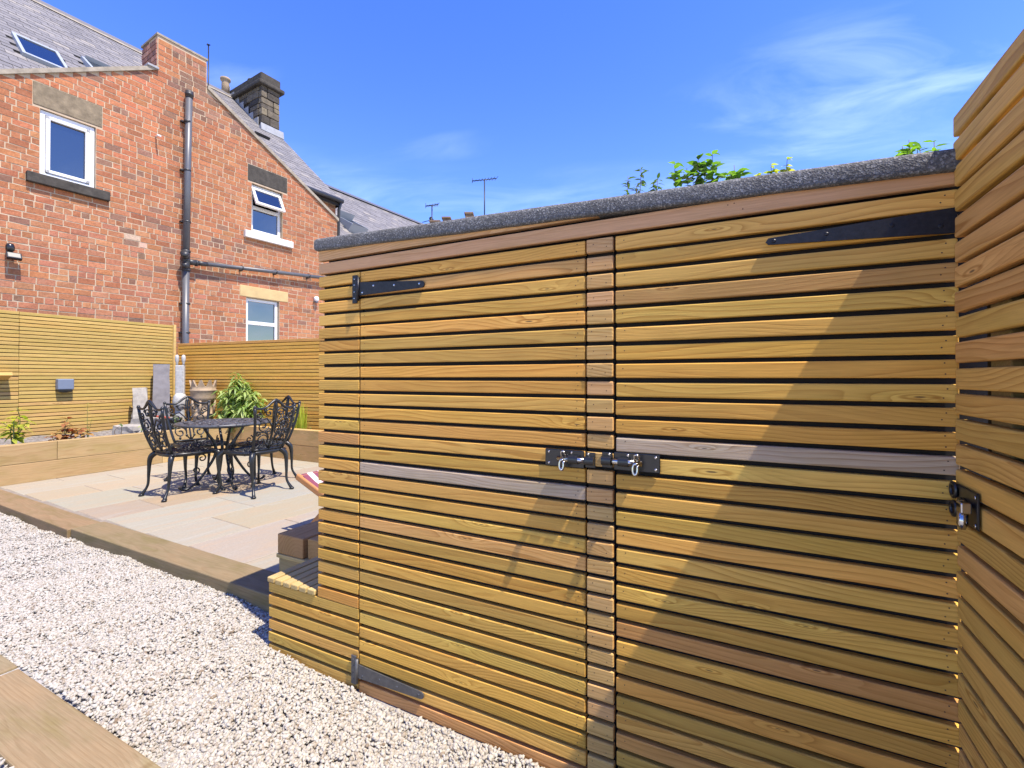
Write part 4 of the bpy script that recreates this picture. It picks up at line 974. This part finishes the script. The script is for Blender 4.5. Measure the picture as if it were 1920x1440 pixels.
# ------------------------------------------------------------------ cast aluminium table and chairs
def spiral(cx, cz, r0, r1, a0, a1, n=14): return [(cx+(r0+(r1-r0)*i/(n-1))*math.cos(a0+(a1-a0)*i/(n-1)), cz+(r0+(r1-r0)*i/(n-1))*math.sin(a0+(a1-a0)*i/(n-1))) for i in range(n)]
def bez(p, n=10):
    P = [Vector(q) for q in p]; out = []
    m = len(P)
    for i in range(m-1):
        a, b, c, d = P[max(i-1, 0)], P[i], P[i+1], P[min(i+2, m-1)]
        for k in range(n):
            t = k/n; out.append(.5*((2*b)+(c-a)*t+(2*a-5*b+4*c-d)*t*t+(3*b-a-3*c+d)*t**3))
    out.append(P[-1]); return out
def lerpr(r, n): return list(np.interp(np.linspace(0, 1, n), np.linspace(0, 1, len(r)), r))
def make_chair():
    T = thing('garden_chair', '', 'chair', (0, 0, 0), 0, 'cast aluminium chairs round the table')
    ZS = .385
    for sx in (-1, 1):
        mb = MB(); p = bez([(sx*.165, .175, ZS), (sx*.205, .205, ZS-.045), (sx*.205, .20, .20), (sx*.195, .19, .09), (sx*.222, .222, .012)], 5)
        mb.tube(p, lerpr([.024, .024, .016, .0115, .011, .016], len(p)), 8); mb.lathe([(.020, .0), (.022, .010), (.010, .022)], (sx*.224, .224, 0), 10); mb.build('leg', 'cast', T)
        mb = MB(); p = bez([(sx*.145, -.175, ZS), (sx*.180, -.205, ZS-.05), (sx*.182, -.215, .20), (sx*.178, -.225, .09), (sx*.200, -.262, .012)], 5)
        mb.tube(p, lerpr([.024, .024, .016, .0115, .011, .016], len(p)), 8); mb.lathe([(.020, .0), (.022, .010), (.010, .022)], (sx*.202, -.264, 0), 10); mb.build('leg', 'cast', T)
    # seat: rounded frame and pierced vine scrolls
    mb = MB(); ol = []
    for a in np.linspace(0, 2*math.pi, 37):
        c, s_ = math.cos(a), math.sin(a); e = .62; x = math.copysign(abs(c)**e, c)*.205*(1+.10*s_); y = math.copysign(abs(s_)**e, s_)*.200; ol.append((x, y, ZS+.012*(s_ > .3)*0))
    mb.tube(ol, .014, 8, False); mb.tube([(x*.93, y*.93, ZS-.014) for x, y, z in ol], .010, 6, False)
    SEAT = mb.build('seat', 'cast', T)
    mb = MB(); rg = random.Random(2)
    for i in range(-3, 4):
        for j in range(-3, 4):
            x, y = i*.056+(j % 2)*.02, j*.056
            if abs(x)/.20 > .98 or abs(y) > .182: continue
            a0 = rg.uniform(0, 6.28); dr = rg.choice((-1, 1)); pts = spiral(x, y, .007, .034, a0, a0+dr*6.0, 13)
            mb.tube([(px_, py_, ZS+.003) for px_, py_ in pts], .0048, 5)
            mb.tube([(x-.034*math.cos(a0), y-.034*math.sin(a0), ZS+.001), (x+.03*math.cos(a0+1), y+.03*math.sin(a0+1), ZS+.003)], .0055, 5)
    mb.build('seat_scrolls', 'cast', SEAT)
    # back: splayed posts, shaped crest rail, scroll work
    def B(s_, t, o=0): return (s_*(.150+.060*t**.8), -.180-.105*t-.02*math.sin(t*3.1)+o, ZS+.415*t)
    mb = MB()
    for sx in (-1, 1): mb.tube([B(sx, t) for t in np.linspace(0, 1.0, 9)], lerpr([.013, .0115, .013], 9), 8); mb.lathe([(.010, -.012), (.016, 0), (.010, .014), (.002, .02)], B(sx, 1.01), 10)
    crest = [B(s_, 1.0+.16*math.exp(-(s_/.42)**2)-.07*math.sin(min(1, abs(s_))*math.pi)*.6) for s_ in np.linspace(-1, 1, 25)]
    mb.tube(crest, lerpr([.011, .010, .014, .010, .011], 25), 8)
    mb.tube([B(s_, .06) for s_ in np.linspace(-1, 1, 5)], .010, 6)
    BK = mb.build('backrest', 'cast', T)
    mb = MB()
    def scroll(cx, ct, r, a0, turns, rad=.0062):
        pts = spiral(0, 0, r*.18, r, a0, a0+turns*2*math.pi, 20); mb.tube([B(cx+p[0]/.185, ct+p[1]/.415) for p in pts], lerpr([rad*1.5, rad, rad], 20), 6)
    for sx in (-1, 1):
        scroll(sx*.54, .26, .066, 1.0 if sx > 0 else math.pi-1.0, 1.35*sx); scroll(sx*.56, .60, .058, -1.0 if sx > 0 else math.pi+1.0, -1.3*sx)
        scroll(sx*.30, .88, .046, 2.2 if sx > 0 else math.pi-2.2, 1.2*sx); scroll(sx*.80, .83, .030, 0, 1.2*sx); scroll(sx*.22, .45, .032, .5, -1.2*sx); scroll(sx*.82, .42, .026, 1, 1.2*sx)
        mb.tube([B(sx*q, t) for q, t in ((.05, .08), (.22, .18), (.18, .34), (.36, .44), (.70, .46), (.98, .50))], .0065, 6)
        mb.tube([B(sx*q, t) for q, t in ((.04, .50), (.14, .62), (.40, .76), (.72, .72), (.99, .80))], .0065, 6)
        mb.tube([B(sx*q, t) for q, t in ((.05, .62), (.10, .85), (.08, 1.05), (.0, 1.15))], .006, 6)
        for q, t in ((.36, .44), (.14, .62), (.72, .72), (.22, .18), (.5, .93), (.62, .12)):
            c = B(sx*q, t); mb.lathe([(.001, -.017), (.010, -.008), (.012, .004), (.001, .019)], c, 7)
    mb.tube([B(0, t) for t in np.linspace(.05, 1.15, 10)], lerpr([.010, .008, .012, .008, .010], 10), 6)
    mb.build('back_scrolls', 'cast', BK)
    return T
TC = Vector((-4.635, 1.485, ZP))
chair = make_chair()
spots = [((-4.71, 1.165), R(-2), 'black cast metal scroll chair nearest the gravel, its back to the camera'),
         ((-4.20, 1.50), R(93), 'black cast metal scroll chair on the right of the table, near the shed'),
         ((-5.12, 1.52), R(-97), 'black cast metal scroll chair on the left of the table facing the shed'),
         ((-4.555, 1.83), R(176), 'black cast metal scroll chair on the far side of the table by the back bed')]
for i, ((x, y), rz, lab) in enumerate(spots):
    c = chair if i == 0 else copy_tree(chair)
    c.location = (x, y, ZP); c.rotation_euler = (0, 0, rz); c['label'] = lab
TB = thing('garden_table', 'round black cast metal garden table with pierced top', 'table', TC, .5)
HT = .63
mb = MB(); rr_ = .41
mb.lathe([(rr_-.03, HT-.006), (rr_-.004, HT-.016), (rr_, HT-.006), (rr_, HT+.004), (rr_-.008, HT+.009), (rr_-.03, HT+.006)], (0, 0, 0), 48, False)
mb.tube([(.24*math.cos(a), .24*math.sin(a), HT) for a in np.linspace(0, 2*math.pi, 37)], .009, 6, False); mb.tube([(.11*math.cos(a), .11*math.sin(a), HT) for a in np.linspace(0, 2*math.pi, 25)], .009, 6, False)
mb.lathe([(.001, HT-.004), (.045, HT-.004), (.045, HT+.006), (.001, HT+.006)], (0, 0, 0), 20)
for ra, rb in ((.345, .385), (.29, .305), (.185, .20), (.06, .085)):
    k = 48; mb.add([(r_*math.cos(2*math.pi*i/k), r_*math.sin(2*math.pi*i/k), HT+.0055) for r_ in (ra, rb) for i in range(k)], [(i, k+i, k+(i+1) % k, (i+1) % k) for i in range(k)])
TT = mb.build('table_top', 'castsheen', TB)
mb = MB(); rg = random.Random(4)
for rc, n_, rs in ((.345, 22, .046), (.29, 18, .040), (.275, 16, .034), (.205, 15, .038), (.15, 11, .034), (.08, 7, .028), (.365, 26, .03)):
    for i in range(n_):
        a = 2*math.pi*i/n_+rc*9; cx, cy = rc*math.cos(a), rc*math.sin(a); a0 = rg.uniform(0, 6.28); dr = rg.choice((-1, 1))
        mb.tube([(p[0], p[1], HT+.002+rj(.001)) for p in spiral(cx, cy, rs*.2, rs, a0, a0+dr*5.8, 12)], .0058, 5)
        mb.leaf((cx, cy, HT+.005), (math.cos(a0), math.sin(a0), .02), (0, 0, 1), rs*1.7, rs*.95, .02)
mb.build('top_scrolls', 'castsheen', TT)
for i in range(4):
    a = math.pi/4+i*math.pi/2; ca_, sa = math.cos(a), math.sin(a); Q = lambda r, z: (r*ca_, r*sa, z)
    mb = MB(); p = bez([Q(.19, HT-.01), Q(.15, .54), Q(.085, .43), Q(.08, .32), Q(.14, .20), Q(.22, .085), Q(.30, .024), Q(.35, .026), Q(.37, .05)], 5)
    mb.tube(p, lerpr([.012, .012, .014, .014, .012, .011, .011, .012, .015], len(p)), 8)
    for rc, zc_, r_, a0, tn in ((.225, .44, .042, 0, 1.2), (.19, .30, .04, 2, -1.2), (.24, .19, .036, 4, 1.1)):
        mb.tube([Q(rc+q[0], zc_+q[1]) for q in spiral(0, 0, r_*.2, r_, a0, a0+tn*6.28, 14)], .0065, 6)
    mb.build('leg', 'cast', TB)
mb = MB(); mb.tube([(.11*math.cos(a), .11*math.sin(a), .35) for a in np.linspace(0, 2*math.pi, 21)], .010, 6, False); mb.tube([(.24*math.cos(a), .24*math.sin(a), HT-.03) for a in np.linspace(0, 2*math.pi, 31)], .008, 6, False); mb.build('brace_ring', 'cast', TB)

# ------------------------------------------------------------------ deck chair half hidden behind the shed
DK = thing('deck_chair', 'teak deck chair with striped canvas, mostly hidden behind the shed end', 'deck chair', (-2.31, 1.10, ZP))
def bar(p, q, w_, h_, name, par, mat='teak'):
    p, q = Vector(p), Vector(q); d = q-p; L = d.length; mb = MB(); mb.bbox(-L/2, L/2, -w_/2, w_/2, -h_/2, h_/2, min(w_, h_)*.42, 2)
    o = mb.build(name, mat, par, (p+q)/2); o.rotation_euler = d.to_track_quat('X', 'Z').to_euler(); return o
for y in (-.25, .25):
    bar((-.47, y, .395), (.40, y, .03), .022, .045, 'seat_rail', DK); bar((-.40, y*.88, .02), (.42, y*.88, .80), .022, .042, 'back_rail', DK)
bar((-.45, -.25, .385), (-.45, .25, .385), .025, .03, 'front_bar', DK); bar((.42, -.22, .79), (.42, .22, .79), .025, .03, 'top_bar', DK); bar((-.37, -.22, .05), (-.37, .22, .05), .02, .025, 'stretcher', DK)
mb = MB(); n_ = 12; vs = []
for i in range(n_+1):
    t = i/n_; x = -.455+.87*t; z = .405*(1-t)+.80*t-.30*math.sin(t*math.pi)*(1-.3*t)
    vs += [(x, -.225, z), (x, .225, z), (x+.002, -.225, z-.004), (x+.002, .225, z-.004)]
fs = []
for i in range(n_):
    a = i*4; fs += [(a, a+1, a+5, a+4), (a+2, a+6, a+7, a+3), (a, a+4, a+6, a+2), (a+1, a+3, a+7, a+5)]
mb.add(vs, fs); mb.build('canvas', 'stripe', DK)

# ------------------------------------------------------------------ odds and ends in the raised bed
def lean(name, lab, cat, x, y, w_, t_, z0, z1, mat, rz, lx, rough=.006):
    T = thing(name, lab, cat, (x, y, z0), rz); mb = MB(); h = z1-z0; nz_ = 6
    rg = random.Random(int(x*-1000)); vs = []
    for i in range(nz_+1):
        z = h*i/nz_; e = lambda: rg.uniform(-rough, rough); ww = w_*(1+.12*(1-i/nz_))
        vs += [(-ww/2+e(), -t_/2+e()+lx*i/nz_, z), (ww/2+e(), -t_/2+e()+lx*i/nz_, z+e()), (ww/2+e(), t_/2+lx*i/nz_, z), (-ww/2+e(), t_/2+lx*i/nz_, z+e())]
    fs = [(3, 2, 1, 0), tuple(nz_*4+k for k in range(4))]+[(i*4+k, i*4+(k+1) % 4, (i+1)*4+(k+1) % 4, (i+1)*4+k) for i in range(nz_) for k in range(4)]
    mb.add(vs, fs); o = mb.build('slab_body', mat, T); return T
lean('stone_slab', 'tall grey stone slab leaning upright against the left fence', 'stone slab', -8.02, 2.58, .20, .05, .41, 1.41, 'slab_grey', R(62), .14)
lean('stone_slab', 'short rough brown stone slab propped against the fence, left of the tall slab', 'stone slab', -7.95, 2.27, .165, .06, .41, 1.05, 'stonepale', R(66), .16, .012)
def rock(name, lab, cat, c, sx, sy, sz, mat, rz=0, seed=1):
    bm = bmesh.new(); bmesh.ops.create_cube(bm, size=1); bmesh.ops.subdivide_edges(bm, edges=bm.edges[:], cuts=2, use_grid_fill=True); rg = random.Random(seed)
    for v in bm.verts: v.co = Vector((v.co.x*sx*(1+rg.uniform(-.09, .09)), v.co.y*sy*(1+rg.uniform(-.09, .09)), (v.co.z+.5)*sz*(1+rg.uniform(-.10, .06))))
    me = bpy.data.meshes.new(name); bm.to_mesh(me); bm.free(); me.materials.append(M[mat]); o = link(name, me, None, c, (0, 0, rz)); tag(o, lab, cat); return o
rock('stone_block', 'long rough stone block lying on the soil in front of the leaning slabs', 'stone block', (-7.72, 2.40, .41), .62, .18, .21, 'stonepale', R(30), 3)
rock('stone_block', 'pale stone chunk on the soil beside the chair back', 'stone block', (-7.25, 1.86, .405), .34, .24, .17, 'stonepale', R(15), 6)
rock('stone_block', 'low flat grey stone on the soil near the front of the bed', 'stone block', (-6.95, 1.96, .41), .26, .18, .10, 'stonepale', R(50), 8)
T = thing('white_post', 'old white painted post with two prongs standing in the fence corner', 'post', (-7.93, 2.80, .41), R(40))
mb = MB(); mb.bbox(-.062, .062, -.03, .03, 0, .985, .012); mb.bbox(-.045, .045, -.038, -.028, .18, .90, .006); mb.build('shaft', 'whitewrap', T)
for sx in (-1, 1):
    mb = MB(); mb.lathe([(.016, 0), (.016, .06), (.022, .08), (.028, .11), (.029, .15), (.020, .18), (.004, .19)], (sx*.045, 0, .96), 12); mb.build('prong', 'whitewrap', T)
mb = MB(); mb.lathe([(.05, .28), (.085, .34), (.10, .42), (.085, .50), (.055, .55)], (0, 0, 0), 14); mb.build('bulge', 'whitewrap', T)
T = thing('chimney_pot', 'buff crown-topped clay chimney pot standing in the back bed', 'chimney pot', (-7.28, 2.78, .41))
mb = MB(); mb.lathe([(.13, 0), (.13, .20), (.145, .215), (.145, .25), (.12, .26), (.118, .43), (.155, .45), (.162, .50), (.166, .585), (.176, .595), (.176, .61), (.160, .62), (.165, .66)], (0, 0, 0), 24, False)
mb.lathe([(.165, .66), (.135, .66), (.11, .58), (.10, .2)], (0, 0, 0), 24, False); mb.build('barrel', 'potclay', T)
for i in range(9):
    mb = MB(); a = 2*math.pi*i/9; b0, b1 = a-.30, a+.30; r_ = .165
    P = [(r_*math.cos(b0), r_*math.sin(b0), .655), (r_*math.cos(b1), r_*math.sin(b1), .655), (r_*.84*math.cos(b1), r_*.84*math.sin(b1), .655), (r_*.84*math.cos(b0), r_*.84*math.sin(b0), .655)]
    P += [(r_*1.08*math.cos(a-.06), r_*1.08*math.sin(a-.06), .755), (r_*1.08*math.cos(a+.06), r_*1.08*math.sin(a+.06), .755), (r_*.95*math.cos(a+.06), r_*.95*math.sin(a+.06), .755), (r_*.95*math.cos(a-.06), r_*.95*math.sin(a-.06), .755)]
    mb.hexa(P); mb.build('crown_tooth', 'potclay', T)
for i in range(8):
    a = 2*math.pi*i/8; mb = MB(); mb.tube([(.135*math.cos(a), .135*math.sin(a), .25), (.148*math.cos(a), .148*math.sin(a), .455)], .018, 8); mb.build('pillar', 'potclay', T)
T = thing('plant_pot', 'small black plant pot behind the left chair', 'plant pot', (-7.42, 2.45, .42)); mb = MB(); mb.lathe([(.07, 0), (.095, .17), (.105, .17), (.105, .20), (.09, .20), (.085, .15)], (0, 0, 0), 18); mb.build('tub', 'plastic', T)
mb = MB(); mb.bbox(-.11, .11, -.02, .02, -.012, .012, .006); o = mb.build('trowel_handle'.replace('trowel_handle', 'red_handle'), 'red', None, (-7.55, 2.36, .635)); o.rotation_euler = (0, .1, .4); tag(o, 'red tool handle resting on the stone block', 'tool')
# socket box and wooden bracket on the left fence
T = thing('outdoor_socket', 'blue-grey weatherproof box on the left fence', 'socket box', (FX, 1.535, 1.04), math.pi/2)
mb = MB(); mb.bbox(-.085, .085, -.09, -.002, .0, .145, .012); mb.build('cover', 'greyplastic', T); mb = MB(); mb.bbox(-.075, .075, -.07, -.004, -.03, .0, .008); mb.bbox(-.03, .03, -.05, -.01, -.04, -.03, .003); mb.build('base', 'plastic', T)
T = thing('wooden_bracket', 'small yellow wooden bracket on the fence at the left edge', 'bracket', (FX, .94, 1.17), math.pi/2)
mb = MB(); mb.prism([(-.002, .0), (-.16, .06), (-.15, .10), (-.002, .085)], (-.10, .06), 0); o = mb.build('block', 'wood', T); o.color = (.55, .36, .12, 1)

# ------------------------------------------------------------------ plants
def plant(name, lab, cat, loc, stems, mat, leafL, leafW, group=None, stemmat='stem', rad=.003, seed=1, dens=34, droop=.35, spread=1.0, start=.25):
    """stems: list of end offsets (x,y,z) from the base; leaves along each stem"""
    T = thing(name, lab, cat, loc, 0, group); rg = random.Random(seed); ms, ml = MB(), MB()
    for e in stems:
        e = Vector(e); mid = e*.5+Vector((rg.uniform(-.05, .05), rg.uniform(-.05, .05), e.z*.12)); p = bez([(0, 0, 0), mid, e], 6)
        ms.tube(p, lerpr([rad*1.6, rad, rad*.5], len(p)), 5)
        L = e.length; n = max(3, int(L*dens))
        for i in range(n):
            t = start+(1-start)*(i+.5)/n; q = p[min(len(p)-1, int(t*(len(p)-1)))]; q2 = p[min(len(p)-1, int(t*(len(p)-1))+1)]; q = q.lerp(q2, rg.random())
            a = i*2.4+rg.uniform(-.5, .5); d = Vector((math.cos(a)*spread, math.sin(a)*spread, rg.uniform(-.25, .55)))
            k = rg.uniform(.65, 1.15)*(1.0-.3*t); ml.leaf(q, d, (rg.uniform(-.3, .3), rg.uniform(-.3, .3), 1), leafL*k, leafW*k, droop*rg.uniform(.4, 1.5))
    ms.build('stems', stemmat, T); ml.build('leaves', mat, T); return T
rg = random.Random(11)
st = []
for i in range(84):
    a = rg.uniform(0, 6.28); r_ = rg.uniform(.02, .44); h = rg.uniform(.20, .72)*(1-.40*(r_/.44)**2)+.06
    st.append((r_*math.cos(a), r_*math.sin(a)*.62, h))
st += [(-.06, 0, .86), (-.02, .03, .78), (.28, -.1, .62), (-.34, .02, .58), (.38, .0, .58), (-.30, -.1, .60)]
plant('leafy_shrub', 'bushy pale green shrub with drooping narrow leaves in the back bed', 'shrub', (-6.66, 2.93, .41), st, 'leaf_shrub', .165, .052, None, 'bark', .004, 3, 44, .85, 1.0, .2)
T = thing('grass_clump', 'bright yellow-green grass clump in the back bed right of the chairs', 'grass clump', (-5.42, 2.98, .41)); mb = MB(); rg = random.Random(5)
for i in range(230):
    a = rg.uniform(0, 6.28); r_ = rg.uniform(0, .05); h = rg.uniform(.20, .47); e = rg.uniform(.03, .17)
    mb.leaf((r_*math.cos(a), r_*math.sin(a), 0), (e*math.cos(a), e*math.sin(a), h), (math.cos(a), math.sin(a), .2), h, .012, .18)
mb.build('blades', 'leaf_grass', T)
plant('young_plant', 'young yellow-green plant in the bed at the far left edge', 'plant', (-7.28, .76, .41), [(.03, .02, .46), (-.06, .05, .36), (.08, -.02, .34), (-.02, -.08, .30), (.10, .08, .26), (-.12, .0, .24), (.0, .12, .30)], 'leaf_yellow', .16, .065, None, 'stem', .005, 8, 22, .4)
plant('coleus_plant', 'low red and pink leaved plant in the left bed', 'plant', (-6.93, 1.08, .41), [(.0, .02, .33), (.07, .06, .22), (-.08, .05, .22), (.05, -.1, .18), (-.05, .14, .18), (.10, .16, .16), (-.10, -.08, .14)], 'leaf_red', .125, .085, None, 'stem', .004, 9, 52, .35, 1.0, .15)
plant('tall_seedling', 'thin pale green seedling standing against the left fence', 'plant', (-6.98, 1.30, .41), [(.0, .0, .50), (.02, .03, .30), (-.03, .02, .22), (.03, -.03, .16)], 'leaf_yellow', .045, .010, None, 'stem', .0022, 10, 46, .3, .8)
plant('small_seedling', 'tiny dark stemmed seedling with one leaf cluster in the left bed', 'plant', (-6.85, 1.56, .41), [(.0, .01, .24), (.01, .02, .22)], 'leaf_dark', .045, .03, None, 'bark', .003, 12, 14, .3, 1.0, .8)
plant('small_seedling', 'little pale leaved seedling beside the white stone chunk', 'plant', (-6.85, 1.78, .41), [(.0, .01, .19), (.04, .0, .15), (-.02, .03, .14)], 'leaf_shrub', .06, .04, None, 'stem', .003, 13, 20, .3, 1.0, .5)
plant('small_seedling', 'small green seedling in the back bed next to the shed', 'plant', (-5.13, 2.92, .41), [(.0, .0, .15), (.03, .01, .11)], 'leaf_shrub', .06, .035, None, 'stem', .003, 14, 22, .3, 1.0, .4)
plant('small_seedling', 'small fresh green plant behind the table beside the left chair', 'plant', (-7.1, 2.32, .41), [(.0, .0, .26), (.04, .02, .22), (-.03, .02, .24)], 'leaf_dark', .07, .05, None, 'stem', .003, 15, 22, .3, 1.0, .5)

# shoots of climbers showing over the shed roof
def overroof(px_, depthY): # world x at which a pixel column crosses the plane y=depthY
    yw = R(27); dx = -math.sin(yw)+(px_-960)/875*math.cos(yw); dy = math.cos(yw)+(px_-960)/875*math.sin(yw); return (depthY+1.344)*dx/dy
YB = 1.16
def zat(px_, py_, yy=YB):
    yw = R(27); dy = math.cos(yw)+(px_-960)/875*math.sin(yw); return CAM.z-(py_-708)/875*(yy+1.344)/dy
def shoots(lab, px0, tips, mat, L, W, seed, dens=16, n0=1.4, droop=.25):
    x0 = overroof(px0, YB); base = (x0, YB, -.05); st = []
    for (a, b) in tips: st.append((overroof(a, YB)-x0+rj(.0), rj(.05), zat(a, b)+.05))
    T = plant('climbing_shrub', lab, 'shrub', base, st, mat, L, W, 'shrubs growing behind the shed', 'bark', .0028, seed, dens, droop, 1.0, .82); return T
shoots('thin dark-leaved shoots over the shed roof, left of the leafy clump', 1200, [(1203, 312), (1182, 335), (1236, 335), (1196, 350), (1228, 352)], 'leaf_dark', .065, .024, 21, 13)
shoots('tallest bright green leafy shoots rising over the middle of the shed roof', 1305, [(1337, 282), (1311, 290), (1268, 312), (1290, 318), (1322, 318), (1300, 330), (1342, 330), (1276, 338), (1330, 342), (1312, 300)], 'leaf_wild', .085, .050, 22, 11)
shoots('small upright green sprig over the roof right of the tallest shoots', 1378, [(1378, 306), (1365, 322), (1388, 318), (1374, 332), (1384, 330)], 'leaf_wild', .075, .044, 23, 11)
shoots('yellowish flower heads just above the felt roof', 1440, [(1447, 312), (1428, 325), (1455, 322), (1478, 296)], 'leaf_yellow', .05, .034, 24, 18)
shoots('green leaf tips over the roof close to the gate', 1715, [(1712, 254), (1698, 268), (1735, 264), (1750, 268), (1722, 280), (1706, 272)], 'leaf_wild', .075, .036, 25, 10)
